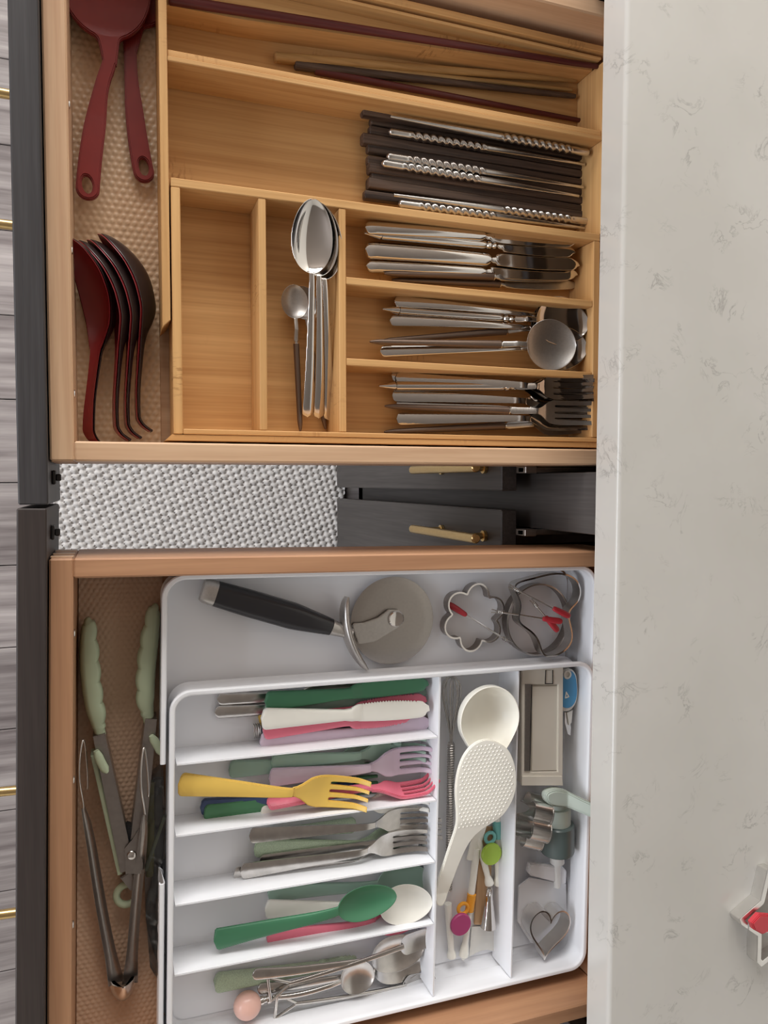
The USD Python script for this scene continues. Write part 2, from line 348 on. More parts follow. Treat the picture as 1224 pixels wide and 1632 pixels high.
# ------------------------------------------------------------------ base cabinet
cab = thing('base_cabinet', 'dark stained base cabinet carcass under the white quartz counter', 'cabinet')
for y0, y1 in ((-.665, -.602), (-.055, .010), (.505, .57), (-1.1, -1.04), (1.02, 1.08)):
    part(cab, 'face_frame_stile', bx(.468, .488, y0, y1, .06, .879), 'dark_stain_z', smooth=False)
part(cab, 'face_frame_rail', bx(.468, .488, -1.04, 1.02, .862, .8795), 'dark_stain_y', smooth=False)
part(cab, 'face_frame_rail', bx(.468, .488, -1.04, 1.02, .06, .085), 'dark_stain_y', smooth=False)
for y in (-.63, -.022, .535, -1.07, 1.05): part(cab, 'side_panel', bx(.489, 1.08, y - .009, y + .009, .02, .879), 'dark_stain_z', smooth=False)
part(cab, 'toe_kick', bx(.53, .545, -1.06, 1.04, .013, .059), 'dark_stain_y', smooth=False)
part(cab, 'back_panel', bx(1.081, 1.092, -1.08, 1.06, .02, .879), 'espresso_brown', smooth=False)
part(cab, 'bottom_panel', bx(.489, 1.08, -1.06, 1.04, .062, .08), 'espresso_brown', smooth=False)
for y, z in ((.0135, .800), (-.0575, .800)):
    part(cab, 'drawer_runner', cat(bx(.435, .62, y - .003, y + .003, z - .05, z - .038), bx(.435, .45, y - .004, y + .004, z - .055, z - .034)), 'dark_steel', smooth=False, label='grey steel drawer runner')

def brass_pull(t, base, axis, length, posts, out):
    """a round bar handle: out is the direction away from the front"""
    base = np.array(base, float); axis = np.array(axis, float); out = np.array(out, float); h = base + out * .03
    P = [h - axis * length / 2, h - axis * (length / 2 - .0012), h + axis * (length / 2 - .0012), h + axis * length / 2]
    r_ = part(t, 'handle', tube(P, [.0046, .0058, .0058, .0046], 20), 'brass', label='brass bar handle')
    for s in posts:
        q = base + axis * s; part(r_, 'post', tube([q + out * .0002, q + out * .004, q + out * .0042, q + out * .0245], [.0068, .0068, .0042, .0042], 14), 'brass')
for nm, y0, y1, hy in (('upper', -.0105, .46, None), ('lower', -.52, -.0325, None)):
    up_ = nm == 'upper'
    t = thing('pull_out_front', 'dark pull-out cabinet front with brass handle, below the drawer holding the bamboo organizer' if up_ else 'dark pull-out cabinet front with brass handle, below the drawer holding the white tray', 'cabinet front', trans((.4227, 0, 0)), 'pull-out fronts below the drawers')
    part(t, 'front_panel', bx(0, .021, y0, y1, .057, .733, .0015), 'dark_stain_z', smooth=False)
    yb = (y0 + .03, y1 - .03)
    part(t, 'box_side', bx(.0215, .5, yb[0], yb[0] + .014, .12, .70), 'espresso_brown', smooth=False); part(t, 'box_side', bx(.0215, .5, yb[1] - .014, yb[1], .12, .70), 'espresso_brown', smooth=False)
    part(t, 'box_bottom', bx(.0215, .5, yb[0] + .0142, yb[1] - .0142, .12, .132), 'espresso_brown', smooth=False)
    hp = W(707, 747 if up_ else 850, .635)
    brass_pull(t, (-.0002, hp[1], .632), (0, 0, 1), .195, (-.062, .062), (-1, 0, 0))

# ------------------------------------------------------------------ counter
ct = thing('countertop', 'off-white veined quartz countertop along the cabinet', 'countertop', trans((.4464, 0, 0), -.0089))
_pr = [(0.0, .0005), (0.0, .0305), (.0008, .0327), (.0022, .0342), (.0045, .035), (.645, .035), (.645, .0)]
_e = trimesh.creation.extrude_polygon(Polygon(_pr), 2.3); _e.apply_transform(np.array([[1, 0, 0, 0], [0, 0, -1, 1.15], [0, 1, 0, .88], [0, 0, 0, 1.0]]))
part(ct, 'quartz_slab', _e, 'quartz', smooth=30)

# ------------------------------------------------------------------ the two drawers
TH = -.0215                                    # the lower drawer stands a little askew
OL = np.array([-.0316, -.0626, 0.0])
def Lo(u, v, z):
    p = W(u, v, z) - OL; c, s = math.cos(TH), math.sin(TH); return np.array([c * p[0] + s * p[1], -s * p[0] + c * p[1], z])
def drawer(name, label, m, ylo, yhi, flip, wx, wy, posts, fy0, fy1):
    """local frame: x runs back under the counter, inner front face at x = 0, side boards between ylo and yhi"""
    t = thing(name, label, 'drawer', m, 'open drawers')
    part(t, 'front_panel', bx(-.0415, -.0195, fy0, fy1, .70, .845, .0012), 'dark_brown_y' if flip else 'dark_stain_y', smooth=False, label='dark stained drawer front')
    part(t, 'front_board', bx(-.0185, .0, ylo, yhi, .7425, .835, .0015), wy, smooth=False)
    for y0, y1 in ((ylo, ylo + .0165), (yhi - .0165, yhi)):
        sb = part(t, 'side_board', bx(0, .545, y0, y1, .7425, .835, .0015), wx, smooth=False)
    part(t, 'back_board', bx(.5452, .56, ylo, yhi, .7425, .835), wy, smooth=False)
    part(t, 'bottom_board', bx(.0, .5448, ylo + .0167, yhi - .0167, .7425, .7495), wx, smooth=False)
    ye = ylo if not flip else yhi; d = 1 if not flip else -1
    for k in range(3): part(t, 'dovetail', bx(-.0184 + .0, -.0006, ye - .0004 if d > 0 else ye - .0001, ye + .0001 if d > 0 else ye + .0004, .757 + .027 * k, .769 + .027 * k, .0001), 'drawer_wood_x', smooth=False)
    for k in range(4):
        y = ylo + (yhi - ylo) * (.12 + .25 * k); part(t, 'screw', lathe([(0, 0), (.0036, 0), (.003, .0012), (0, .0016)], 12).apply_translation((-.0004, y, .815)), 'steel')
    yb = fy0 + .022 if not flip else fy1 - .022
    part(t, 'bumper', cat(bx(-.0194, -.0165, yb - .006, yb + .006, .79, .806), bx(-.0164, -.0125, yb - .003, yb + .003, .794, .802)), 'rubber_black', smooth=False)
    P0 = posts; mid = (P0[0] + P0[1]) / 2
    brass_pull(t, (-.0417, mid, .77), (0, 1, 0), abs(P0[0] - P0[1]) + .09, (-(P0[0] - P0[1]) / 2, (P0[0] - P0[1]) / 2), (-1, 0, 0))
    return t
drawer('drawer', 'open pale wood drawer holding the bamboo organizer, dark front', trans((-.0295, .0176, 0)), 0, .478, False, 'drawer_wood_x', 'drawer_wood_y', (W(0, 148, .77)[1] - .0176, W(0, 357, .77)[1] - .0176), -.0352, .50)
LM = trans(OL, TH)
drawer('drawer', 'open reddish wood drawer holding the white plastic tray, dark front', LM, -.507, 0, True, 'drawer_wood_red', 'drawer_wood_red_y', (Lo(0, 1262, .77)[1], Lo(0, 1458, .77)[1]), -.54, .0415)

# textured liners
def hexbumps(p, h):
    def f(X, Y):
        a = p; b = p * .866; r = np.floor(Y / b); dx = (X / a + .5 * r) % 1 - .5; dy = (Y / b - r - .5) * .866
        q = np.sqrt(dx ** 2 + dy ** 2); return h * np.exp(-((q - .14) / .17) ** 2)
    return f
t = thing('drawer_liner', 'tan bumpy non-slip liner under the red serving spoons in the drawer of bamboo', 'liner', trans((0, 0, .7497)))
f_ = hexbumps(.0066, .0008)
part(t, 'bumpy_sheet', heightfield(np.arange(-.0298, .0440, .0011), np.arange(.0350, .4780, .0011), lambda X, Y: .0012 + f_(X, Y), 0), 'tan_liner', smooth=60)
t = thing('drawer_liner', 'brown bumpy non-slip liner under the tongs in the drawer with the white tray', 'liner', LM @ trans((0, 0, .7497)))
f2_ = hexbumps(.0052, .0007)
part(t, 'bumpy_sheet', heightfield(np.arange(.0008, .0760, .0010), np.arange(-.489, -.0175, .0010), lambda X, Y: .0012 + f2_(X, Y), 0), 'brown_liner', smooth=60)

# ------------------------------------------------------------------ bamboo organizer
bo = thing('bamboo_organizer', 'expandable bamboo cutlery organizer divided into wooden compartments', 'drawer organizer', trans((0, 0, .7525)))
ZF, ZT = .006, .0525
BB = lambda nm, x0, x1, y0, y1, z0=ZF + .0002, z1=ZT, m='bamboo_along_x', c=.0007: part(bo, nm, bx(x0, x1, y0, y1, z0, z1, c), m, smooth=False)
part(bo, 'base_panel', bx(.0445, .512, .270, .4688, 0, .004, .0004), 'bamboo_along_x', smooth=False)
part(bo, 'base_panel', bx(.0530, .5035, .0390, .2698, 0, .0058, .0004), 'bamboo_along_x', smooth=False)
part(bo, 'base_panel', bx(.0445, .0515, .15, .2695, 0, .004, .0004), 'bamboo_along_y', smooth=False)
def mitred_wall():
    p = Polygon([(.0435, .1375), (.0505, .1445), (.0505, .470), (.0435, .470)])
    return slab(p, .0044, ZT, b=.0007)
part(bo, 'outer_wall', mitred_wall(), 'bamboo_along_y', smooth=False)
BB('outer_wall', .0507, .512, .4630, .4700, .0042); BB('slide_rail', .0507, .5048, .4570, .4600, .0042, ZT - .003); BB('slide_rail', .0507, .5048, .4602, .4628, .0042, ZT - .012)
part(bo, 'slide_rail', slab(Polygon([(.0509, .4290), (.0509, .4568), (.5046, .4568), (.5046, .4535), (.12, .4300)]), .0042, .0335), 'bamboo_along_x', smooth=False)
BB('outer_wall', .5050, .512, .2705, .4543, .0042, ZT, 'bamboo_along_y')
BB('divider', .0507, .5048, .3700, .3748, .0042); BB('divider', .0507, .5048, .3750, .3810, .0042, ZT - .002)
# the inner tray
BB('inner_wall', .0520, .5030, .2618, .2696)
BB('inner_wall', .0520, .0600, .0435, .2616, m='bamboo_along_y')
BB('inner_wall', .4950, .5030, .0485, .2616, m='bamboo_along_y')
BB('inner_wall', .0602, .5030, .0434, .0482)
part(bo, 'outer_wall', slab(Polygon([(.0445, .0375), (.5035, .0375), (.5035, .0432), (.0505, .0432)]), .0062, ZT - .001, b=.0006), 'bamboo_along_x', smooth=False)
BB('divider', .1297, .1367, .0484, .2616, m='bamboo_along_y', z1=ZT - .0005); BB('divider', .2068, .2138, .0484, .2616, m='bamboo_along_y', z1=ZT - .0005)
BB('divider', .2140, .4948, .1905, .1975, z1=ZT - .0008); BB('divider', .2140, .4948, .1128, .1198, z1=ZT - .0008)

# ------------------------------------------------------------------ white plastic tray (outer and sliding inner)
def shell_wall(x0, x1, y0, y1, r, z0, z1, th, flare, cut=None, n=7, openings=()):
    """the flared wall of a moulded tray with a rolled lip: swept outline profile"""
    prof = [(-flare, z0), (-flare * .55, z0 + .002), (-flare * .3, z0 + .012), (-.0055, z1 - .0045), (-.0048, z1 - .001), (-.0036, z1), (-.0010, z1), (0, z1 - .0012), (0, z1 - .0048), (-.0012, z1 - .005), (-.0016, z1 - .0022), (-.0040, z1 - .0026), (-.0042, z1 - .006), (-.0055 + th * .55 - .001, z0 + .02), (-flare * .3 + th * .8, z0 + .012), (-flare + th, z0)]
    base = rrect(x0, x1, y0, y1, r)
    V = []; cnt = None
    c = np.array([(x0 + x1) / 2, (y0 + y1) / 2])
    ang = []
    for cx, cy, a0 in ((x1 - r, y1 - r, 0), (x0 + r, y1 - r, PI / 2), (x0 + r, y0 + r, PI), (x1 - r, y0 + r, 1.5 * PI)):
        for k in range(n + 1): ang.append((cx, cy, a0 + PI / 2 * k / n))
    # add points on the long edges so that openings can be cut
    pts = []
    for i, (cx, cy, a) in enumerate(ang):
        pts.append((cx + r * math.cos(a), cy + r * math.sin(a), math.cos(a), math.sin(a)))
        if i % (n + 1) == n:
            nx = ang[(i + 1) % len(ang)]; p0 = pts[-1]; p1 = (nx[0] + r * math.cos(nx[2]), nx[1] + r * math.sin(nx[2]))
            for s in np.linspace(0, 1, 42)[1:-1]: pts.append((p0[0] + (p1[0] - p0[0]) * s, p0[1] + (p1[1] - p0[1]) * s, p0[2], p0[3]))
    pts = np.array(pts); k = len(prof); N = len(pts)
    V = np.array([[(x + nx * o, y + ny * o, z) for o, z in prof] for x, y, nx, ny in pts]).reshape(-1, 3)
    keep = np.ones(N, bool)
    for ax, a, b in openings:                  # a gap in the wall whose normal is -x
        keep &= ~((pts[:, 2] < -.99) & (pts[:, 1] > a) & (pts[:, 1] < b))
    F = []
    for i in range(N):
        j = (i + 1) % N
        if not (keep[i] and keep[j]):
            continue
        for q in range(k):
            q2 = (q + 1) % k; F += [(i * k + q, j * k + q, j * k + q2), (i * k + q, j * k + q2, i * k + q2)]
        for e, flip in ((i, not keep[i - 1]), (j, not keep[(j + 1) % N])):
            if flip:
                cv, cf = trimesh.creation.triangulate_polygon(Polygon(prof), engine='earcut')
                near = [int(np.argmin(np.sum((np.array(prof) - p_) ** 2, 1))) for p_ in cv]; F += [tuple(e * k + near[c_] for c_ in f_) for f_ in cf]
    m = trimesh.Trimesh(V, F, process=False); m.update_faces(m.nondegenerate_faces()); m.remove_unreferenced_vertices()
    return m
tr = thing('cutlery_tray', 'white plastic expandable cutlery tray with rounded corners and thin dividers', 'cutlery tray', LM @ trans((0, 0, .7517)))
ZR = .0500
part(tr, 'outer_floor', slab(rrect(.0805, .532, -.470, -.0290, .016), 0, .0018), 'white_tray', smooth=False)
part(tr, 'outer_wall', shell_wall(.0724, .5420, -.4800, -.0195, .022, .0, ZR - .0035, .0022, .0085, openings=((0, -.300, -.199),)), 'white_tray', smooth=40)
part(tr, 'inner_floor', slab(rrect(.0885, .530, -.467, -.1365, .014), .0020, .0040), 'white_tray', smooth=False)
part(tr, 'inner_wall', shell_wall(.0800, .5385, -.4775, -.1265, .020, .0020, ZR, .0022, .0085), 'white_tray', smooth=40)
def thin_wall(x0, x1, y0, y1, z1=ZR - .004, d=.0006):
    """a divider that tapers to its top edge"""
    lo = [(x0, y0), (x1, y0), (x1, y1), (x0, y1)]; m = trimesh.convex.convex_hull(np.array([(x, y, .0041) for x, y in lo] + [(x + (d if x == x0 and (x1 - x0) < .01 else -d if (x1 - x0) < .01 else 0), y + (d if y == y0 and (y1 - y0) < .01 else -d if (y1 - y0) < .01 else 0), z1) for x, y in lo])); return m
for y in (-.1955, -.2625, -.3277, -.3938): part(tr, 'divider', thin_wall(.0870, .3493, y - .0014, y + .0014), 'white_tray', smooth=False)
part(tr, 'divider', thin_wall(.3495, .3525, -.4715, -.1325), 'white_tray', smooth=False)
part(tr, 'divider', thin_wall(.4428, .4454, -.4715, -.1325), 'white_tray', smooth=False)

# ------------------------------------------------------------------ cutlery builders (local x runs from handle end to tip, z up from the resting plane)
def xs_spoon(L, bl, n=34):
    a = np.linspace(0, .012, 7)[:-1]; b = np.linspace(.012, L - bl, 22)[:-1]; c = L - bl / 2 - bl / 2 * np.cos(np.linspace(0, PI, n)); return np.r_[a, b, c]
def flat_end(x, hw, r): return hw * np.sqrt(np.clip(1 - (1 - np.clip(x / r, 0, 1)) ** 2.4, .0004, 1))
def bowl_of(x, L, bl, bw, egg=.12):
    t = np.clip((x - (L - bl)) / bl, 0, 1) * 2 - 1; return bw * np.sqrt(np.clip(1 - t ** 2, 0, 1)) * (1 - egg * t) , np.clip(1 - t ** 2, 0, 1) * (x > L - bl)
def spoon_mesh(L, hw0, hw1, bl, bw, depth, th=.0032, tb=.0013, rise=.008, end_r=.006, dip=.35, egg=.1, p=2.4):
    x = xs_spoon(L, bl); hw = np.where(x < L - bl, hw0 + (hw1 - hw0) * np.clip(x / (L - bl), 0, 1) ** .8, hw1) * flat_end(x, 1, end_r)
    bwv, q = bowl_of(x, L, bl, bw, egg); w = np.maximum(np.maximum(hw * np.clip((L - bl * .75 - x) / (bl * .25) + 1, 0, 1), bwv), .0003)
    xn = L - bl; z0 = depth + tb
    zc = pch((0, rise * .6 + th / 2), (xn * .45, rise + z0 * .4), (xn - .012, z0 + rise * dip), (xn + bl * .15, z0), (xn + bl * .6, z0 - .0003), (L, z0 + .0006))(x)
    T = np.where(x < xn, th + (tb * 1.2 - th) * np.clip((x - xn + .03) / .03, 0, 1), tb)
    return loft(np.stack([x, 0 * x, zc], 1), w, T, depth * q ** .75, n=26, p=p)
def fork_poly(L, hw0, hw1, hl, fw, tl, tines=4, gap=.3, taper=1.0):
    x = np.r_[np.linspace(0, .01, 8), np.linspace(.014, L - hl, 10)]; w = (hw0 + (hw1 - hw0) * x / (L - hl)) * flat_end(x, 1, .006)
    hx = np.array([L - hl + hl * k for k in (.12, .25, .38, .5, .75, 1.0)]); hwid = fw * np.array([.45, .86, .99, 1.0, .98, .95 * taper])
    x = np.r_[x, hx]; w = np.r_[w, hwid]; P = PchipInterpolator(x, w); xx = np.r_[np.linspace(0, .01, 8), np.linspace(.012, L - hl, 8)[:-1], np.linspace(L - hl, L, 18)]
    ww = P(xx); pts = np.r_[np.stack([xx, ww], 1), np.stack([xx, -ww], 1)[::-1]]
    poly = Polygon(pts).buffer(0); pitch = 2 * fw / tines; cut = []
    for i in range(1, tines):
        y = -fw + pitch * i; g = pitch * gap / 2
        cut.append(Polygon([(L - tl, y - g * .6), (L - tl + g, y - g), (L + .01, y - g * 1.7), (L + .01, y + g * 1.7), (L - tl + g, y + g), (L - tl, y + g * .6)]))
    poly = poly.difference(unary_union(cut))
    tip = sbox(-.1, -.1, L - .004, .1)
    return unary_union([poly.intersection(tip)] + [g for g in getattr(poly.intersection(sbox(L - .004, -.1, L, .1)).buffer(-.0004).buffer(.0004), 'geoms', [])]).buffer(.00005)
def fork_mesh(L, hw0, hw1, hl, fw, tl, th=.002, arch=.008, b=.0, tines=4, gap=.36):
    poly = fork_poly(L, hw0, hw1, hl, fw, tl, tines, gap); xn = L - hl
    zc = pch((0, .004), (xn * .5, .007), (xn * .92, .010), (xn + hl * .2, arch * .45), (xn + hl * .5, .0005), (L - tl * .35, .0025), (L, arch))
    cr = th * .55; wp_ = lambda x, y: zc(x) + np.where(x < xn, cr * (1 - np.clip(y / hw0, -1, 1) ** 2) - cr, np.clip((x - xn) / hl * 3, 0, 1) * .0016 * (y / fw) ** 2 - cr)
    return slab(poly, 0, th, warp=wp_, refine=.0030 if not b else .0042, b=b)
def knife_mesh(L, hl, hw0, hw1, bw, th=.005, tbl=.0016, serr=False, curve=.004, p=2.6):
    x = np.r_[np.linspace(0, .012, 8)[:-1], np.linspace(.012, hl, 12)[:-1], np.linspace(hl, L - .02, 44 if serr else 20)[:-1], L - .02 * np.cos(np.linspace(PI / 2, 0, 10))[::-1] if False else np.linspace(L - .02, L, 10)]
    h = (hw0 + (hw1 - hw0) * np.clip(x / hl, 0, 1)) * flat_end(x, 1, .006)
    u = np.clip((x - hl) / (L - hl), 0, 1); up_ = np.where(x < hl, h, bw * pch((0, .5), (.12, .85), (.5, 1.0), (.86, .86), (.97, .5), (1, .05))(u)); lo = np.where(x < hl, h, bw * pch((0, .5), (.5, .62), (.9, .55), (1, .04))(u) - curve * u ** 2 * .5)
    if serr: up_ = np.where((u > .12) & (u < .85), up_ - .0014 * (np.arange(len(x)) % 2), up_)
    T = np.where(x < hl, th, np.maximum(tbl, th + (tbl - th) * np.clip((x - hl) / .012, 0, 1)))
    return loft(np.stack([x, (up_ - lo) / 2, np.full(len(x), th / 2) + .0 * x], 1), np.maximum((up_ + lo) / 2, .0002), T, n=18, p=p)

# --- steel pieces with plain flat handles
def b_flat_spoon(L=.21, bw=.0215, bl=.062, hw0=.0055, m='chrome', depth=.0085):
    def f(t): part(t, 'spoon_body', spoon_mesh(L, hw0, .0026, bl, bw, depth), m)
    return f
def b_flat_fork(L=.235, fw=.0125, hw0=.0058, m='chrome', hl=.075, tl=.046):
    def f(t): part(t, 'fork_body', fork_mesh(L, hw0, .0028, hl, fw, tl), m, smooth=40)
    return f
def rod(L, r0, r1, z, point=.01):
    x = np.r_[np.linspace(0, point, 6)[:-1], np.linspace(point, L, 14)]
    r = np.where(x < point, r0 * (.35 + .65 * (x / point) ** .7), r0 + (r1 - r0) * (x - point) / (L - point)); return tube(np.stack([x, 0 * x, z + 0 * x], 1), r, 16)
def bronze_handle(t, L, z=.0055, r=.0042):
    h = part(t, 'handle', rod(L, .0026, r, z), 'bronze_handle', label='matt bronze coloured tapering handle'); part(t, 'ferrule', lathe([(0, 0), (r * 1.04, 0), (r * 1.04, .0012), (0, .0012)]).apply_translation((L + .0001, 0, z)), 'chrome')
def b_bronze_spoon(L=.235, bw=.027, bl=.06, hl=.142):
    def f(t):
        bronze_handle(t, hl); m = spoon_mesh(L - hl, .0036, .0026, bl, bw, .008, th=.005, rise=.0055, end_r=.001, dip=.3, egg=.02); m.apply_translation((hl + .0014, 0, 0)); part(t, 'bowl', m, 'brushed_steel')
    return f
def b_bronze_fork(L=.235, fw=.0125, hl=.142):
    def f(t):
        bronze_handle(t, hl); m = fork_mesh(L - hl, .0038, .003, .066, fw, .043, th=.0022, arch=.007); m.apply_translation((hl + .0014, 0, 0)); part(t, 'fork_head', m, 'steel', smooth=40)
    return f
def b_bronze_knife(L=.225, hl=.13):
    def f(t):
        bronze_handle(t, hl, .0048); m = knife_mesh(L - hl, .006, .0034, .003, .0085, .004, .0014); m.apply_translation((hl + .0014, 0, .0028)); part(t, 'blade', m, 'steel')
    return f
def beaded_handle(t, L, r=.0048, z=.0056):
    prof = [(0, 0), (.0012, .001), (r * .62, .009), (r * .95, .016), (r, .0172), (r * .8, .0176), (r * .8, .0186), (r * 1.02, .019), (r * .98, .05), (r * .9, L - .004), (r * .8, L), (0, L)]
    h = part(t, 'handle', lathe(prof).apply_translation((0, 0, z)), 'chrome')
    for k, (x, q) in enumerate(((L + .0038, .0044), (L + .0102, .0036))):
        part(t, 'collar_bead', lathe([(0, -q * .8), (q * .6, -q * .8), (q, -q * .35), (q, q * .35), (q * .6, q * .8), (0, q * .8)]).apply_translation((x, 0, z)), 'chrome')
def b_beaded(kind, L=.25, hl=.135):
    def f(t):
        beaded_handle(t, hl); x0 = hl + .0132
        if kind == 'spoon': m = spoon_mesh(L - x0, .0034, .003, .064, .0248, .0085, th=.005, rise=.006, end_r=.001)
        elif kind == 'fork': m = fork_mesh(L - x0, .0034, .003, .066, .0135, .044, th=.0022, arch=.008)
        else: m = knife_mesh(L - x0, .008, .0032, .003, .0105, .0042, .0014).apply_translation((0, 0, .003))
        m.apply_translation((x0, 0, 0)); part(t, {'spoon': 'bowl', 'fork': 'fork_head', 'knife': 'blade'}[kind], m, 'chrome', smooth=40)
    return f
def b_steel_knife(L=.24, hl=.125, hw=.0072, m='chrome', fat=.0085):
    def f(t):
        x = np.r_[np.linspace(0, .012, 8)[:-1], np.linspace(.012, hl - .006, 12), [hl - .003, hl]]
        w = (hw + (hw * .78 - hw) * x / hl) * flat_end(x, 1, .007); w[-1] *= .7; part(t, 'handle', loft(np.stack([x, 0 * x, fat / 2 + .003 * np.sin(x / hl * PI) * .4], 1), w, fat * np.clip(.55 + x / .02, 0, 1), n=20, p=2.1), m)
        b_ = knife_mesh(L - hl, .008, .0034, .0034, .0112, .0036, .0014); b_.apply_translation((hl + .0002, 0, fat / 2 - .0018)); part(t, 'blade', b_, m)
    return f
def b_chopstick(L, w0, w1, m, square=True):
    def f(t):
        x = np.r_[[0, .0012], np.linspace(.004, L - .003, 10), [L]]; w = (w0 + (w1 - w0) * x / L) / 2; w = w * np.where(x < .001, .78, 1) * np.where(x > L - .001, .8, 1)
        part(t, 'stick', loft(np.stack([x, 0 * x, 0 * x + w0 / 2], 1), w, 2 * w, n=16, p=5 if square else 2.1), m, smooth=40)
    return f
def b_twisted(t, L=.235, r0=.0041, r1=.0016, t0=.022, t1=.112):
    x = np.linspace(0, L, 230); r = r0 + (r1 - r0) * np.clip((x - .1) / (L - .1), 0, 1); r = r * np.sqrt(np.clip(1 - (1 - np.clip(x / .004, 0, 1)) ** 2, .02, 1))
    a = np.linspace(0, 2 * PI, 18, endpoint=False); on = np.clip((x - t0) / .006, 0, 1) * np.clip((t1 - x) / .006, 0, 1); ph = (x - t0) / .0168 * 2 * PI
    R = r[:, None] * (1 + on[:, None] * (.22 * np.cos(2 * (a[None] - ph[:, None])) - .06)); V = np.stack([np.repeat(x[:, None], 18, 1), R * np.cos(a), R * np.sin(a) + r0 * 1.15], -1).reshape(-1, 3)
    n, k = 18, len(x); i = np.arange(k - 1)[:, None] * n; j = np.arange(n)[None]; jn = (j + 1) % n; q = np.stack([i + j, i + jn, i + n + jn, i + n + j], -1).reshape(-1, 4)
    F = np.vstack([q[:, [0, 2, 1]], q[:, [0, 3, 2]]]); V = np.vstack([V, V[:n].mean(0), V[-n:].mean(0)]); e = np.arange(n); en = (e + 1) % n
    F = np.vstack([F, np.stack([np.full(n, k * n), en, e], 1), np.stack([np.full(n, k * n + 1), (k - 1) * n + e, (k - 1) * n + en], 1)])
    part(t, 'twisted_stick', fixn(trimesh.Trimesh(V, F, process=False)), 'old_steel', smooth=50)
def lay(kind, name, label, c, build, a, za, b, zb, group=None, roll=0.0):
    return copy_or_build(kind, name, label, c, fpx(a, za, b, zb, roll), build, group)

# ------------------------------------------------------------------ upper drawer: bamboo compartments
FB = .7588                                     # the organizer's floor
G = 'wooden chopsticks in the bamboo organizer'
CH = [((573, 181), (935, 244), 1, 'topmost in its compartment along the divider'), ((587, 196), (936, 256), 0, 'second down from the divider'), ((585, 212), (936, 272), 0, 'third down, under the twisted end of a metal stick'),
      ((573, 226), (937, 284), 1, 'sticking out furthest at mid pile, fourth down'), ((582, 240), (936, 296), 0, 'fifth down, above the pair of twisted metal sticks'), ((582, 259), (935, 312), 0, 'sixth down, beneath the pair of twisted metal sticks'),
      ((583, 272), (938, 326), 1, 'seventh down with a thick faceted end'), ((588, 284), (938, 338), 0, 'eighth down, thin, between two thick ones'), ((582, 296), (938, 348), 1, 'ninth down with a thick faceted end'), ((577, 314), (938, 359), 0, 'lowest, pressed against the inner tray wall')]
for k, (a, b, fat, where) in enumerate(CH):
    kd = 'wood_chop_thick' if fat else 'wood_chop'
    L = .262
    zc_ = FB + (.0110 if k == 0 else .0004); lay(kd, 'chopstick', f'dark wooden chopstick {where}', 'chopstick', b_chopstick(L, .0112 if fat else .0092, .0078 if fat else .0070, 'chopstick_wood'), a, zc_, b, zc_, G)
TW = [((935, 247), (617, 188), 'nearest the divider, thin end to the open side'), ((616, 213), (935, 266), 'alone, twisted end near the middle of the wooden pile'), ((613, 252), (930, 302), 'upper one of the close pair'), ((605, 263), (930, 317), 'lower one of the close pair'), ((934, 356), (614, 312), 'lying lowest over the wooden sticks, thin end to the open side'), ((640, 326), (930, 368), 'half hidden by the inner tray wall')]
for k, (a, b, where) in enumerate(TW):
    z = .7815 if k == 0 else .7708 if k < 5 else .7690
    if k == 5:
        a, b = (632, 327), (930, 366)
    lay('twist', 'metal_chopstick', f'twisted metal chopstick {where}', 'chopstick', b_twisted, a, z, b, z, 'twisted metal chopsticks')
LC = [((268, 4), (957, 111), 'chopstick_red', .0092, .452, 'long dark red cooking chopstick along the outer bamboo wall'), ((436, 96), (925, 132), 'chopstick_bamboo', .0100, .347, 'long pale bamboo cooking chopstick with a thick rounded end'), ((560, 112), (926, 147), 'chopstick_bamboo', .0068, .262, 'thin pale bamboo cooking chopstick half under the thicker one'),
      ((468, 108), (925, 158), 'chopstick_wood', .0090, .325, 'long dark grained cooking chopstick below the pale ones'), ((500, 116), (957, 201), 'chopstick_red', .0075, .33, 'long blackish red cooking chopstick along the lower divider')]
for k, (a, b, m, w, L, lab) in enumerate(LC): lay(f'long{k}', 'cooking_chopstick', lab, 'chopstick', b_chopstick(L, w, w * .62, m, False), a, .7575 if k else .7868, b, .7575 if k else .7905, 'long cooking chopsticks')
# spoons standing in the narrow compartment
G = 'tablespoons in the narrow bamboo compartment'
lay('tbl', 'tablespoon', 'polished steel tablespoon at the bottom of the nested three, handle end furthest right', 'spoon', b_flat_spoon(.2020, .0198, .0660, .0058), (521, 668), FB + .0005, (507, 326), FB + .0430, G)
lay('tbl', 'tablespoon', 'polished steel tablespoon in the middle of the nested three', 'spoon', b_flat_spoon(), (505, 665), FB + .0045, (502, 322), FB + .0468, G)
lay('tbl', 'tablespoon', 'polished steel tablespoon on top of the nested three, its bowl fully open', 'spoon', b_flat_spoon(), (487, 663), FB + .0085, (495, 317), FB + .0508, G)
def small_spoon(t):
    bronze_handle(t, .086, .0046, .0030); m = spoon_mesh(.056, .0027, .002, .033, .0135, .006, th=.0036, rise=.005, end_r=.001, egg=.02); m.apply_translation((.0874, 0, 0)); part(t, 'bowl', m, 'brushed_steel')
lay('tea', 'teaspoon', 'small bronze handled teaspoon whose round bowl shows beside the tablespoons', 'spoon', small_spoon, (477, 688), FB + .0062, (466, 458), FB + .0066, 'bronze handled teaspoons')
lay('tea', 'teaspoon', 'small bronze handled teaspoon lying under the tablespoons, only its handle tip showing', 'spoon', small_spoon, (517, 685), FB + .0004, (478, 466), FB + .0004, 'bronze handled teaspoons')
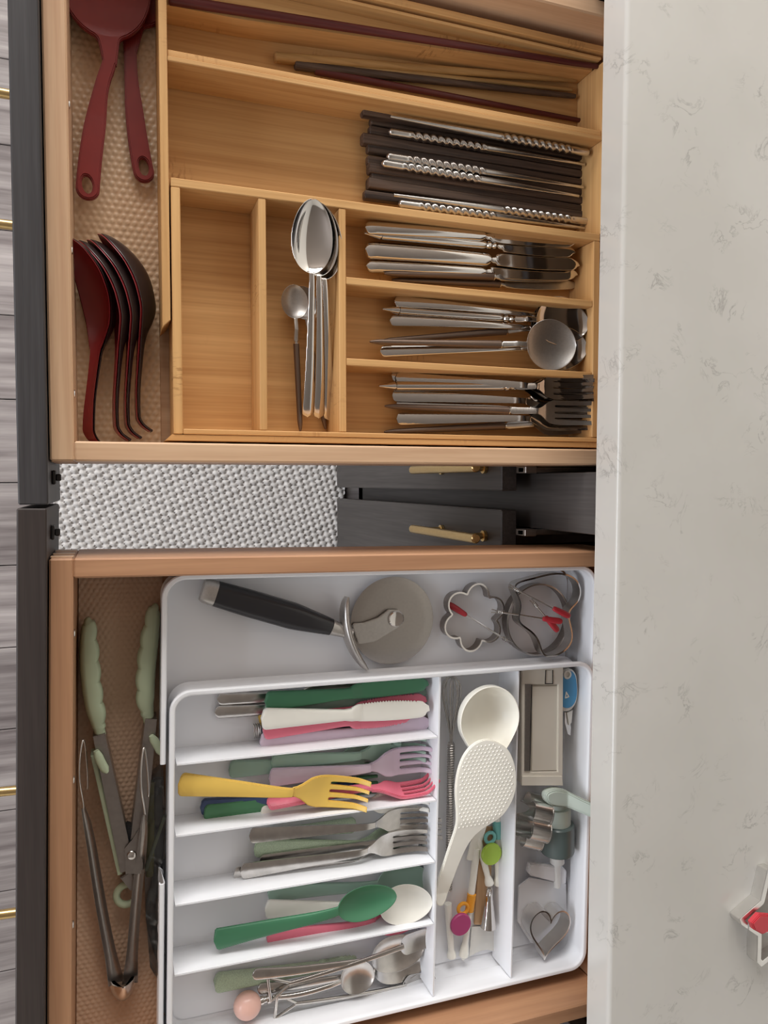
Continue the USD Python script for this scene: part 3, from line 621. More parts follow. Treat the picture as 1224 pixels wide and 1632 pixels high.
# knives
G = 'table knives in the bamboo organizer'
lay('kn_flat', 'table_knife', 'polished table knife along the upper wall of the knife compartment', 'knife', b_steel_knife(.246, .132, .0066), (579, 365), FB + .0225, (926, 390), FB + .0260, G)
lay('kn_bead', 'table_knife', 'table knife with pointed beaded handle between two plain polished knives', 'knife', b_beaded('knife', .244, .134), (577, 374), FB + .0165, (925, 408), FB + .0235, G)
lay('kn_fat', 'table_knife', 'polished table knife with the widest handle, its broad blade mirror dark', 'knife', b_steel_knife(.247, .138, .0092, 'chrome', .0098), (579, 400), FB + .0092, (927, 428), FB + .0225, G)
lay('kn_flat', 'table_knife', 'polished table knife next above the bronze handled knives', 'knife', b_steel_knife(), (581, 426), FB + .0060, (926, 442), FB + .0180, G)
lay('kn_br', 'table_knife', 'bronze handled table knife nearer the polished knives', 'knife', b_bronze_knife(.222, .124), (610, 438), FB + .0098, (915, 446), FB + .0130, G)
lay('kn_br', 'table_knife', 'bronze handled table knife tight against the lower divider', 'knife', b_bronze_knife(), (622, 448), FB + .0004, (918, 459), FB + .0060, G)
# spoons
G = 'spoons in the bamboo organizer'
lay('sp_flat', 'spoon', 'flat handled steel spoon topmost in the spoon compartment', 'spoon', b_flat_spoon(.228, .0235, .066, .0060), (625, 482), FB + .0110, (944, 516), FB + .0180, G)
lay('sp_bead', 'spoon', 'steel spoon with pointed beaded handle and broad mirror bowl', 'spoon', b_beaded('spoon', .236, .134), (606, 494), FB + .0075, (949, 521), FB + .0270, G)
lay('sp_flat', 'spoon', 'flat handled steel spoon just below the beaded spoon', 'spoon', b_flat_spoon(), (618, 513), FB + .0042, (945, 532), FB + .0190, G)
lay('sp_br', 'spoon', 'bronze handled spoon slanting up under the other bowls', 'spoon', b_bronze_spoon(.232, .0275, .06, .144), (604, 545), FB + .0105, (918, 520), FB + .0140, G)
lay('sp_br', 'spoon', 'bronze handled spoon with round brushed bowl lying on top', 'spoon', b_bronze_spoon(), (587, 546), FB + .0205, (922, 553), FB + .0310, G)
lay('sp_flat2', 'spoon', 'polished flat handled spoon along the lower divider under the round bowl', 'spoon', b_flat_spoon(.238, .0245, .066, .0064), (603, 562), FB + .0058, (936, 556), FB + .0240, G)
# forks
G = 'forks in the bamboo organizer'
lay('fk_flat', 'fork', 'flat handled steel fork at the top of the fork compartment, partly covered', 'fork', b_flat_fork(.2225, .0130, .0062), (622, 599), FB + .0090, (950, 632), FB + .0300, G)
lay('fk_flat', 'fork', 'flat handled steel fork resting on the topmost one', 'fork', b_flat_fork(), (629, 603), FB + .0130, (952, 624), FB + .0390, G)
lay('fk_bead', 'fork', 'steel fork with pointed beaded handle and bright tines', 'fork', b_beaded('fork', .2385, .136), (601, 616), FB + .0090, (952, 618), FB + .0420, G)
lay('fk_flat', 'fork', 'flat handled steel fork below the beaded fork', 'fork', b_flat_fork(), (623, 631), FB + .0050, (950, 646), FB + .0290, G)
lay('fk_flat', 'fork', 'flat handled steel fork lying just above the bronze handled fork', 'fork', b_flat_fork(), (630, 643), FB + .0010, (950, 664), FB + .0240, G)
lay('fk_br', 'fork', 'bronze handled fork in the middle of the pile', 'fork', b_bronze_fork(.2335, .0135, .136), (611, 648), FB + .0110, (951, 660), FB + .0380, G)
lay('fk_flat', 'fork', 'flat handled steel fork lowest but one in the fork compartment', 'fork', b_flat_fork(), (630, 668), FB + .0060, (950, 668), FB + .0320, G)
lay('fk_br', 'fork', 'bronze handled fork along the bottom rail', 'fork', b_bronze_fork(), (610, 689), FB + .0015, (948, 671), FB + .0210, G)

# ------------------------------------------------------------------ upper drawer: red serving spoons and soup spoons on the liner
LZ = .7512
def serving(name, label, pts, wid, hole, head_c, head_r, z0, bowl=0.0, zup=0.0):
    """pts: handle centre line in pixels from its end to the neck; then a round head"""
    P = np.array([W(u, v, z0 + .006)[:2] for u, v in pts]); c = W(*head_c, z0 + .006)[:2]
    d = (c - P[-1]) / np.linalg.norm(c - P[-1]); base = np.array([P[0][0], P[0][1], z0])
    path = spline(np.vstack([P, P[-1] + d * .012]), 40); Lh = len(path); s = np.linspace(0, 1, Lh)
    wv = pch(*wid)(s) / 2
    t = np.gradient(path, axis=0); t /= np.linalg.norm(t, axis=1, keepdims=True); nn = np.stack([-t[:, 1], t[:, 0]], 1)
    hp = Polygon(np.vstack([path + nn * wv[:, None], (path - nn * wv[:, None])[::-1]])).buffer(0)
    hp = hp.union(Point(*path[0]).buffer(wv[0], quad_segs=12))
    hp = hp.difference(affinity.rotate(affinity.scale(Point(*W(*hole, z0 + .006)[:2]).buffer(.0052), .85, 1.5), 8))
    head = affinity.scale(Point(*c).buffer(head_r, quad_segs=24), .98, 1.2)
    # taper from head to neck
    k0, k1 = P[-1] - d * .004, c - d * head_r * .75
    n_ = np.array([-d[1], d[0]])
    taper = Polygon([k0 + n_ * wv[-1], P[-1] + d * .02 + n_ * (wv[-1] + .004), k1 + n_ * head_r * .62, k1 - n_ * head_r * .62, P[-1] + d * .02 - n_ * (wv[-1] + .004), k0 - n_ * wv[-1]])
    full = head.union(taper).buffer(.008).buffer(-.008)
    th = thing(name, label, 'serving spoon', trans(base), 'red serving spoons')
    sh = lambda g: affinity.translate(g, -base[0], -base[1])
    up = lambda y: zup * np.clip((y - (P[-1][1] - base[1]) + .05) / .1, 0, 1)
    cc = c - base[:2]; whole = sh(hp.union(full).difference(affinity.rotate(affinity.scale(Point(*W(*hole, z0 + .006)[:2]).buffer(.0052), .85, 1.5), 8)))
    part(th, 'spoon_body', slab(whole, .002, .0090, warp=lambda x, y: up(y) + .0015 - bowl * np.clip(1 - ((x - cc[0]) ** 2 + ((y - cc[1]) / 1.15) ** 2) / head_r ** 2, 0, 1), refine=.004, b=.002), 'red_nylon', smooth=50)
serving('serving_spoon', 'dark red serving spoon whose head shows at the frame edge, lying underneath', [(229, 276), (219, 220), (212, 160), (208, 105), (208, 80)], [(0, .0185), (.4, .0165), (.75, .0115), (1, .011)], (229, 268), (217, -20), .031, LZ, .003, .0)
serving('serving_spoon', 'dark red serving spoon with broad rounded head lying on top', [(140, 302), (146, 240), (155, 180), (167, 125), (175, 100)], [(0, .0200), (.4, .0185), (.75, .0120), (1, .0115)], (139, 296), (168, -18), .0395, LZ + .010, .004, .004)

def soup_spoon(t):
    """japanese style soup spoon, local x from tip to handle end, opening towards +z"""
    x = np.r_[.045 - .045 * np.cos(np.linspace(0, PI / 2, 16)), np.linspace(.05, .094, 12), np.linspace(.0975, .118, 10), np.linspace(.124, .190, 14), np.linspace(.193, .205, 7)]
    w = pch((0, .0006), (.003, .0075), (.012, .0150), (.03, .0212), (.05, .0222), (.075, .0185), (.092, .0130), (.100, .0105), (.106, .0078), (.150, .0068), (.19, .0082), (.205, .0070))(x)
    z = pch((0, .042), (.014, .029), (.035, .0135), (.057, .0035), (.080, -.0015), (.108, -.0010), (.13, 0), (.165, .0015), (.190, .0005), (.198, -.004), (.205, -.014))(x)
    q = pch((0, 0), (.006, .0050), (.02, .0115), (.045, .0160), (.07, .0145), (.088, .0095), (.1, .0050), (.112, .0028), (.13, .0018), (.205, .0006))(x)
    x = x * .85; z = z * .80; w = w * .92; q = q * .9; P = np.stack([x, 0 * x, z], 1)
    part(t, 'inner_shell', loft(P + [0, 0, .0007], w, .0012, q, n=28, p=2.1), 'red_lacquer', label='glossy dark red inside')
    part(t, 'outer_shell', loft(P - [0, 0, .0013], w + .0003, .0026, q + .0004, n=28, p=2.1), 'black_lacquer', label='glossy black outside')
SS = [((163, 391), (139, 699), 54, 'outermost, its red bowl open to the drawer front'), ((186, 384), (184, 697), 82, 'second in the nested row from the drawer front'), ((204, 382), (202, 692), 84, 'third in the nested row from the drawer front'), ((221, 372), (220, 674), 86, 'last in the nested row, nearest the bamboo organizer')]
for k, (a, b, ro, where) in enumerate(SS):
    hz = LZ + .0215 + .020 * math.sin(math.radians(ro)); A, B = W(*a, hz), W(*b, hz); A[2] = B[2] = LZ + (.0225 if k else .0205); B = A + (B - A) / np.linalg.norm(B - A) * .174
    m = frame(A, B, 0) @ trimesh.transformations.rotation_matrix(math.radians(ro), [1, 0, 0])
    copy_or_build('soup', 'soup_spoon', f'red and black lacquered soup spoon {where}', 'soup spoon', m, soup_spoon, 'nested soup spoons')

# ------------------------------------------------------------------ lower drawer: tongs, tweezer tongs and the bag beside the tray
LZ2 = .7512
def arm_path(pts, z): return np.array([W(u, v, z) for u, v in pts])
t = thing('silicone_tongs', 'steel tongs with sage green scalloped silicone tips and a hanging ring', 'tongs', trans(W(207, 1365, LZ2)))
o_ = W(207, 1365, LZ2)
def tip(pts, lean, mirror):
    P = spline(arm_path(pts, LZ2 + .018) - o_, 90); s = np.linspace(0, 1, 90)
    sc = .0024 * np.abs(np.sin(s * PI * 5.6)) * (s < .93) * (s > .04)
    w = pch((0, .0012), (.02, .0032), (.12, .0058), (.4, .0078), (.75, .0074), (.92, .0054), (1, .0046))(s) + sc
    T = pch((0, .006), (.05, .014), (.3, .027), (.7, .028), (1, .017))(s)
    P[:, 2] = .018; P[:, 0] += (-.5 if mirror else .5) * sc; w = w - sc / 2; m = loft(P, w, T, n=20, p=3.2)
    v = m.vertices.copy(); v[:, 0] += lean * np.clip(v[:, 2] - .004, -.02, .05); return trimesh.Trimesh(v, m.faces, process=False)
def seg(a, b, w0, w1, z0, z1, ext=0):
    A, B = W(*a, (z0 + z1) / 2 + LZ2)[:2] - o_[:2], W(*b, (z0 + z1) / 2 + LZ2)[:2] - o_[:2]; d = (B - A) / np.linalg.norm(B - A); n = np.array([-d[1], d[0]])
    return slab(Polygon([A + n * w0, B + n * w1, B - n * w1, A - n * w0]), z0, z1, b=.0012)
la = part(t, 'arm', seg((158, 1165), (203, 1378), .0052, .0064, .004, .030), 'dark_steel', smooth=40, label='brushed steel arm')
ra = part(t, 'arm', seg((240, 1140), (214, 1378), .0052, .0070, .0045, .0305), 'dark_steel', smooth=40, label='brushed steel arm')
part(la, 'silicone_tip', tip([(138, 984), (138, 1050), (144, 1110), (158, 1170)], .10, False), 'silicone_sage', smooth=50)
part(ra, 'silicone_tip', tip([(250, 962), (241, 1030), (236, 1090), (240, 1148)], -.10, True), 'silicone_sage', smooth=50)
part(la, 'grip_strip', seg((149, 1198), (191, 1386), .0022, .0020, .004, .026), 'silicone_sage', smooth=40)
part(ra, 'grip_strip', seg((262, 1300), (232, 1386), .0016, .0016, .004, .012), 'silicone_sage', smooth=40)
for ar, pts in ((la, [(153, 1196), (158, 1208), (164, 1220), (171, 1230)]), (ra, [(241, 1172), (247, 1182), (253, 1192), (257, 1202)])):
    P = arm_path(pts, LZ2 + .033) - o_; P[:, 2] = .0335; part(ar, 'thumb_rest', loft(spline(P, 20), pch((0, .0022), (.3, .0040), (.8, .0040), (1, .0018))(np.linspace(0, 1, 20)), .006, n=14), 'silicone_sage')
part(t, 'spring', seg((197, 1322), (214, 1330), .006, .007, .008, .024), 'rubber_black', smooth=40, label='black spring block')
pv = part(t, 'pivot_plate', slab(wpoly([(199, 1352), (212, 1336), (222, 1320), (225, 1392), (200, 1392)], LZ2 + .032).buffer(-.0005).buffer(.0005), LZ2 + .0310, LZ2 + .0328).apply_translation(-o_), 'dark_steel', smooth=False)
part(pv, 'rivet', lathe([(0, 0), (.0042, 0), (.0036, .0012), (.0018, .0019), (0, .002)], 20, axis='z').apply_translation(W(210, 1363, LZ2 + .0332) - o_), 'chrome')
part(t, 'neck', seg((200, 1390), (214, 1412), .0055, .0040, .010, .020), 'dark_steel', smooth=40)
rg = W(203, 1425, LZ2 + .012) - o_
part(t, 'hanging_ring', fixn(trimesh.creation.torus(.0098, .0034, major_sections=36, minor_sections=12)).apply_translation(rg), 'silicone_sage', label='sage green hanging ring')

t = thing('serving_tongs', 'bent sheet steel tongs with slotted ends, lying in a V over the silicone tongs', 'tongs', trans(W(196, 1590, LZ2)))
o2 = W(196, 1590, LZ2); ZB = .016
def strip(pts, ws, thick=.0013, zc=None):
    """a flat steel strip on edge: ws is its height"""
    P = np.array([W(u, v, LZ2 + z) - o2 for u, v, z in pts]); P = spline(P, 50); ws = pch(*ws)(np.linspace(0, 1, 50)) if len(np.shape(ws)) else np.full(50, ws)
    return loft(P, thick / 2, ws, n=12, p=5)
def channel(pts, ws, hs):
    """an arm of folded sheet: a shallow open channel seen from above"""
    P = spline(np.array([W(u, v, LZ2 + z) - o2 for u, v, z in pts]), 50); s_ = np.linspace(0, 1, 50); return loft(P, pch(*ws)(s_), .0014, pch(*hs)(s_), n=24, p=2.3)
part(t, 'arm', channel([(186, 1568, .012), (172, 1500, .013), (154, 1400, .016), (139, 1312, .020), (133, 1288, .022)], [(0, .0075), (.2, .0052), (.6, .0046), (.9, .0036), (1, .0018)], [(0, .004), (.5, .005), (1, .002)]), 'dark_steel')
part(t, 'arm', channel([(207, 1568, .012), (213, 1490, .016), (222, 1390, .030), (229, 1325, .042), (230, 1300, .044)], [(0, .0075), (.2, .0052), (.6, .0046), (.9, .0036), (1, .0018)], [(0, .004), (.5, .005), (1, .002)]), 'dark_steel')
a = np.linspace(0, PI, 30); mid = W(196, 1563, LZ2 + .012) - o2; V = []
for aa in a:
    for f_, z_ in ((.06, .0215), (.40, .0200), (.76, .0150), (.97, .0065), (1.03, .0006), (.96, .0006), (.90, .0060), (.70, .0138), (.38, .0186), (.06, .0200)):
        V.append(np.array([mid[0] - .0128 * f_ * math.cos(aa), mid[1] - .0235 * f_ * math.sin(aa), z_]))
k_, n_ = 30, 10; F = []
for i_ in range(k_ - 1):
    for j_ in range(n_):
        a_, b_ = i_ * n_ + j_, i_ * n_ + (j_ + 1) % n_; F += [(a_, b_, b_ + n_), (a_, b_ + n_, a_ + n_)]
F += [(0, j_ + 1, j_) for j_ in range(1, n_ - 1)] + [((k_ - 1) * n_, (k_ - 1) * n_ + j_, (k_ - 1) * n_ + j_ + 1) for j_ in range(1, n_ - 1)]
part(t, 'bend', fixn(trimesh.Trimesh(np.array(V), F, process=False)), 'bright_steel', smooth=60, label='bent steel spring end')
def loop_end(c0, c1_, z, r):
    A, B = W(*c0, LZ2 + z) - o2, W(*c1_, LZ2 + z) - o2; P = spline(np.array([A, A * .7 + B * .3 + [-.002, 0, .004], A * .3 + B * .7 + [-.003, 0, .006], B, A * .35 + B * .65 + [.003, 0, .002], A * .72 + B * .28 + [.003, 0, .0]]), 50)
    return tube(P, r, 8)
part(t, 'slotted_end', loop_end((133, 1288), (132, 1180), .029, .0010), 'steel'); part(t, 'slotted_end', loop_end((231, 1300), (229, 1192), .041, .0010), 'steel')

# a clear bag squeezed between the drawer side and the tray
bp = [(238, 1238), (258, 1222), (262, 1300), (261, 1420), (259, 1530), (254, 1558), (240, 1535), (233, 1450), (231, 1350)]
g_ = wpoly(bp, LZ2 + .008).buffer(.0008)
t = thing('plastic_bag', 'crumpled clear plastic bag tucked beside the white tray', 'bag', trans(W(246, 1400, LZ2))); o3 = W(246, 1400, LZ2)
def crumple(x, y): return .0045 * (meshkit.fbm(np.stack([x * 170, y * 120, 0 * x], -1), 4, 5) - .45)
bag = slab(affinity.translate(g_, -o3[0], -o3[1]), 0, .0135, refine=.0035); v = bag.vertices.copy()
v[:, 2] = np.where(v[:, 2] > .006, v[:, 2] + crumple(v[:, 0], v[:, 1]) * 1.2, .0004 + 0 * v[:, 2]); part(t, 'bag_film', trimesh.Trimesh(v, bag.faces, process=False), 'clear_film', smooth=40)
P = np.array([W(u, v, LZ2 + .006) for u, v in ((243, 1245), (241, 1300), (240, 1350), (239, 1395))]); lay0 = thing('plastic_strip', 'olive green strip inside the clear bag', 'strip', trans(P[0]))
part(lay0, 'strip_band', loft(spline(P - P[0], 24), .0040, .007, n=14), 'olive_strip')
P = np.array([W(u, v, LZ2 + .0062) for u, v in ((252, 1240), (253, 1330), (249, 1400), (241, 1440), (243, 1480), (256, 1525))]); lay0 = thing('cord', 'dark grey cord curled inside the clear bag', 'cord', trans(P[0]))
part(lay0, 'cord_length', loft(spline(P - P[0], 40), .0046, .0075, n=14), 'black_cord')

# ------------------------------------------------------------------ white tray, top compartment
FT = .7540; FI = .7560                         # floors of the outer and inner tray
t = thing('pizza_cutter', 'pizza cutter with black handle and large round steel wheel', 'pizza cutter', trans(W(430, 970, FT))); o4 = W(430, 970, FT)
def wp(u, v, z): return W(u, v, FT + z) - o4
A, B = wp(344, 946, .013), wp(527, 999, .0145)
P = np.array([A + (B - A) * s for s in np.linspace(0, 1, 24)]); s = np.linspace(0, 1, 24)
part(t, 'handle', loft(P, pch((0, .0124), (.35, .0135), (.62, .0135), (.85, .0108), (1, .0085))(s), pch((0, .020), (.5, .0235), (.8, .021), (1, .015))(s), n=28, p=2.8), 'grip_black', label='glossy black handle')
C = wp(322, 940, .013); P = np.array([C + (A - C) * s for s in np.linspace(0, .98, 8)])
part(t, 'end_cap', loft(P, [.0102, .0112, .0118, .012, .0121, .0122, .0122, .0122], [.014, .0165, .018, .019, .0195, .0197, .0198, .0198], n=28, p=2.8), 'brushed_steel', label='steel end cap')
D = wp(560, 1010, .0145); P = np.array([B + (D - B) * s for s in np.linspace(.02, 1, 10)])
part(t, 'ferrule', loft(P, np.linspace(.0082, .0055, 10), np.linspace(.0145, .011, 10), n=24), 'brushed_steel')
P = spline(np.array([wp(553, 951, .0145), wp(549, 985, .0145), wp(557, 1022, .0145), (wp(570, 1048, .0145)), wp(584, 1066, .0145)]), 30); s = np.linspace(0, 1, 30)
part(t, 'thumb_guard', loft(P, pch((0, .0022), (.1, .0038), (.5, .0044), (.9, .0034), (1, .0018))(s), pch((0, .010), (.2, .022), (.5, .026), (.8, .022), (1, .010))(s), n=16), 'brushed_steel')
wc = wp(626, 989, .0075)
part(t, 'wheel', lathe([(0, -.0011), (.034, -.0011), (.0425, -.0007), (.0468, 0), (.0425, .0007), (.034, .0011), (0, .0011)], 96, axis='z').apply_translation(wc), 'wheel_steel')
arm = Polygon([wp(561, 994, .014)[:2], wp(580, 993, .014)[:2], wp(603, 985, .014)[:2], wp(620, 972, .014)[:2], wp(637, 972, .014)[:2], wp(645, 986, .014)[:2], wp(636, 1000, .014)[:2], wp(622, 1008, .014)[:2], wp(598, 1023, .014)[:2], wp(572, 1027, .014)[:2]]).buffer(-.003).buffer(.003)
part(t, 'wheel_arm', slab(arm, .0095, .0140, b=.001), 'steel', smooth=40)
part(t, 'axle_cap', lathe([(0, 0), (.0085, 0), (.0085, .0016), (.0075, .0024), (.004, .0019), (0, .0018)], 32, axis='z').apply_translation(wp(631, 986, .0143)), 'chrome')

def ringwall(poly, h, th=.0007, lip=.0):
    w = slab(poly.buffer(th / 2).difference(poly.buffer(-th / 2)), 0, h)
    return w
def flower(r0, r1, n, rot=0.0):
    a = np.linspace(0, 2 * PI, n * 16, endpoint=False); r = r0 + r1 * np.abs(np.cos(n * (a - rot) / 2)) ** .8; return Polygon(np.stack([r * np.cos(a), r * np.sin(a)], 1))
def cutter(label, poly, c, z, h, mat_='steel', tilt=None):
    base = W(*c, z); m = trans(base)
    if tilt is not None: m = m @ tilt
    t = thing('cookie_cutter', label, 'cookie cutter', m); b = part(t, 'band', ringwall(poly, h), mat_, smooth=30)
    part(t, 'rolled_rim', slab(poly.buffer(.0010).difference(poly.buffer(-.0010)), h + .0001, h + .0013, b=.0003), 'chrome', smooth=30); return t
cutter('six petalled flower shaped steel cookie cutter lying open beside the pizza wheel', flower(.0265, .0108, 6, .35), (748, 981), FT, .0125, 'dark_steel')
base = W(868, 980, FT + .0005)
def pl(pts, z, c): return smooth_poly([W(u, v, z)[:2] - c[:2] for u, v in pts], 8)
c_ = W(868, 980, FT)
lob = pl([(826, 936), (850, 925), (878, 918), (906, 918), (926, 934), (925, 958), (911, 976), (913, 1000), (914, 1022), (896, 1042), (872, 1044), (862, 1022), (846, 1004), (832, 990), (834, 965)], FT + .020, c_)
t = thing('cookie_cutter', 'tall lobed steel cookie cutter in the corner, on top of the plain ring', 'cookie cutter', trans(W(868, 980, FT + .0135)))
part(t, 'band', ringwall(lob, .0140, .0008), 'steel', smooth=30); part(t, 'rolled_rim', slab(lob.buffer(.0010).difference(lob.buffer(-.0010)), .0141, .0152, b=.0003), 'chrome', smooth=30)
cr = Point(0, 0).buffer(.0405, quad_segs=24)
t = thing('cookie_cutter', 'plain round steel cookie cutter underneath the lobed one', 'cookie cutter', trans(W(850, 985, FT)))
part(t, 'band', ringwall(cr, .0115, .0008), 'dark_steel', smooth=30); part(t, 'rolled_rim', slab(cr.buffer(.0009).difference(cr.buffer(-.0009)), .0116, .0127, b=.0003), 'steel', smooth=30)
# thin clips with red coated ends
def clip(label, a, b, za, zb, L):
    def f(t):
        x = np.r_[[0, .0006], np.linspace(.002, .0225, 8), [.0242, .0250]]; P = np.stack([x, 0 * x, 0 * x + .0028], 1)
        part(t, 'red_grip', loft(P, [.0012, .0024, .0032, .0036, .0036, .0035, .0034, .0032, .0030, .0028, .0022, .0012], [.002, .0038, .0048, .0052, .0052, .0052, .0050, .0048, .0044, .004, .003, .002], n=14), 'red_rubber', label='red coated end')
        part(t, 'wire', tube([(.0245, 0, .0028), (L - .012, 0, .0028)], .0010, 10), 'steel'); x = np.linspace(0, 1, 60)
        part(t, 'coil', tube(np.stack([L - .0125 + x * .006, .0019 * np.cos(x * 8 * PI), .0028 + .0019 * np.sin(x * 8 * PI)], 1), .0005, 6), 'steel')
        for s_ in (-1, 1): part(t, 'prong', tube([(L - .0062, s_ * .0010, .0028), (L, s_ * .0016, .0028)], .0006, 8), 'steel')
    return copy_or_build(f'clip{L}', 'metal_clip', label, 'clip', fpx(a, za, b, zb), f, 'red ended metal clips')
clip('thin metal clip with red end lying inside the flower cutter', (713, 962), (822, 1030), FT + .0020, FT + .0160, .087)
clip('thin metal clip with red end uppermost in the lobed cutter', (906, 982), (793, 925), FT + .0300, FT + .0300, .087)
clip('thin metal clip whose red end points to the right of two crossed ones', (894, 990), (769, 971), FT + .0290, FT + .0210, .087)
clip('thin metal clip whose red end points down beneath the other two', (887, 1005), (836, 946), FT + .0255, FT + .0290, .054)

# ------------------------------------------------------------------ white tray: plastic cutlery, row by row
def p_knife(L, hl, hw0, bw, m, th=.0062):
    def f(t): part(t, 'knife_body', knife_mesh(L, hl, hw0, .0052, bw, th, .0030, True, .002, 3.0), m, smooth=50)
    return f
def p_fork(L, m, fw=.0150, hw0=.0082, hl=.072, tl=.036, arch=.012):
    def f(t): part(t, 'fork_body', fork_mesh(L, hw0, .0042, hl, fw, tl, th=.0042, arch=arch, b=.0012, gap=.38), m, smooth=45)
    return f
def p_spoon(L, m, bw=.0205, bl=.060, hw0=.0095):
    def f(t): part(t, 'spoon_body', spoon_mesh(L, hw0, .0046, bl, bw, .009, th=.0056, tb=.0028, rise=.004, end_r=.005, p=3.0), m, smooth=50)
    return f
def bar(L, w0, w1, th, m, name='handle_bar'):
    def f(t):
        x = np.r_[[0, .0008], np.linspace(.003, L - .003, 10), [L - .0008, L]]; w = (w0 + (w1 - w0) * x / L) / 2; w = w * np.where((x < .0005) | (x > L - .0005), .82, 1)
        part(t, name, loft(np.stack([x, 0 * x, 0 * x + th / 2], 1), w, th, n=20, p=4.5), m, smooth=40)
    return f
G1, G2, G4 = 'plastic knives in the white tray', 'plastic forks in the white tray', 'plastic spoons in the white tray'
# row 1: knives
for k, (a, b, z, where) in enumerate((((345, 1113), (560, 1102), FI + .0004, 'upper'), ((341, 1134), (556, 1121), FI + .0004, 'lower'))):
    lay('st_kn', 'steel_knife', f'worn steel knife with only its handle showing, {where} of the two in the top row', 'knife', b_steel_knife(.150, .080, .0068, 'old_steel', .0045), a, z, b, z, 'worn steel knives')
lay('k_yel', 'plastic_knife', 'yellow plastic knife buried at the bottom of the top row', 'knife', p_knife(.172, .095, .0085, .009, 'yellow_plastic', .005), (411, 1143), FI + .0004, (662, 1130), FI + .0004, G1)
lay('k_nav', 'plastic_knife', 'navy plastic knife buried in the top row beneath the pink one', 'knife', p_knife(.170, .095, .0085, .009, 'navy_plastic', .005), (414, 1168), FI + .0004, (660, 1148), FI + .0004, G1)
lay('k_sag', 'plastic_knife', 'sage green plastic knife under the dark green one', 'knife', p_knife(.176, .092, .0090, .0125, 'sage_green_plastic'), (421, 1130), FI + .0058, (681, 1105), FI + .0058, G1)
lay('k_grn', 'plastic_knife', 'dark green plastic knife along the top wall of its row', 'knife', p_knife(.174, .088, .0105, .0120, 'green_plastic', .007), (421, 1117), FI + .0215, (690, 1090), FI + .0215, G1)
lay('k_pk2', 'plastic_knife', 'pink plastic knife whose tip alone shows behind the white blade', 'knife', p_knife(.170, .09, .0080, .0120, 'pink_plastic', .005), (428, 1150), FI + .0140, (689, 1116), FI + .0140, G1)
lay('k_pk1', 'plastic_knife', 'pink plastic knife with serrated edge just below the white one', 'knife', p_knife(.158, .09, .0090, .0120, 'pink_plastic'), (420, 1167), FI + .0260, (659, 1137), FI + .0250, G1, PI)
lay('k_lav', 'plastic_knife', 'pale lavender plastic knife lowest in its row', 'knife', p_knife(.185, .095, .0105, .0115, 'lavender_plastic'), (413, 1182), FI + .0130, (692, 1152), FI + .0130, G1)
lay('k_wht', 'plastic_knife', 'white plastic knife with serrated edge on top of the pile', 'knife', p_knife(.178, .092, .0112, .0132, 'white_plastic', .0075), (415, 1144), FI + .0265, (694, 1131), FI + .0260, G1)
w0 = W(404, 1165, FI + .006)
t = thing('wire_loop', 'small coil of steel wire beside the knife handles', 'wire', trans(w0)); x = np.linspace(0, 1, 120)
part(t, 'wire_coil', tube(np.stack([.010 * x, .0070 * np.cos(x * 10 * PI), .0050 * np.sin(x * 10 * PI)], 1), .0006, 8), 'steel')
# row 2: forks
lay('f_sag', 'plastic_fork', 'sage green plastic fork along the divider, tines at mid row', 'fork', p_fork(.180, 'sage_green_plastic', .0145, .0090), (363, 1224), FI + .0004, (640, 1197), FI + .0004, G2)
lay('f_sag2', 'plastic_fork', 'second sage green plastic fork of which only the tines reach the end wall', 'fork', p_fork(.165, 'sage_green_plastic', .0140, .0085), (430, 1212), FI + .0050, (679, 1188), FI + .0080, G2)
lay('f_nav', 'plastic_fork', 'navy plastic fork hidden under the green one', 'fork', p_fork(.160, 'navy_plastic', .0140, .0085), (318, 1284), FI + .0040, (560, 1252), FI + .0040, G2)
lay('f_lav', 'plastic_fork', 'lavender plastic fork with upturned tines at the end wall', 'fork', p_fork(.176, 'lavender_plastic', .0145, .0095, arch=.016), (427, 1237), FI + .0115, (690, 1205), FI + .0150, G2)
lay('f_grn', 'plastic_fork', 'dark green plastic fork crossing beneath the yellow one', 'fork', p_fork(.182, 'leaf_green_plastic', .0140, .0100, arch=.006), (323, 1296), FI + .0075, (592, 1240), FI + .0010, G2)
lay('f_wht', 'plastic_fork', 'white plastic fork along the lower divider', 'fork', p_fork(.180, 'white_plastic', .0130, .0075), (413, 1293), FI + .0120, (682, 1268), FI + .0110, G2)
lay('f_pnk', 'plastic_fork', 'pink plastic fork turned on its side with arched neck', 'fork', p_fork(.180, 'pink_plastic', .0110, .0075, arch=.018), (424, 1287), FI + .0225, (694, 1256), FI + .0230, G2, math.radians(-68))
lay('f_yel', 'plastic_fork', 'yellow plastic fork on top, its handle reaching the tray wall', 'fork', p_fork(.187, 'yellow_plastic', .0160, .0112, .078, .038), (283, 1247), FI + .0270, (573, 1262), FI + .0330, G2)
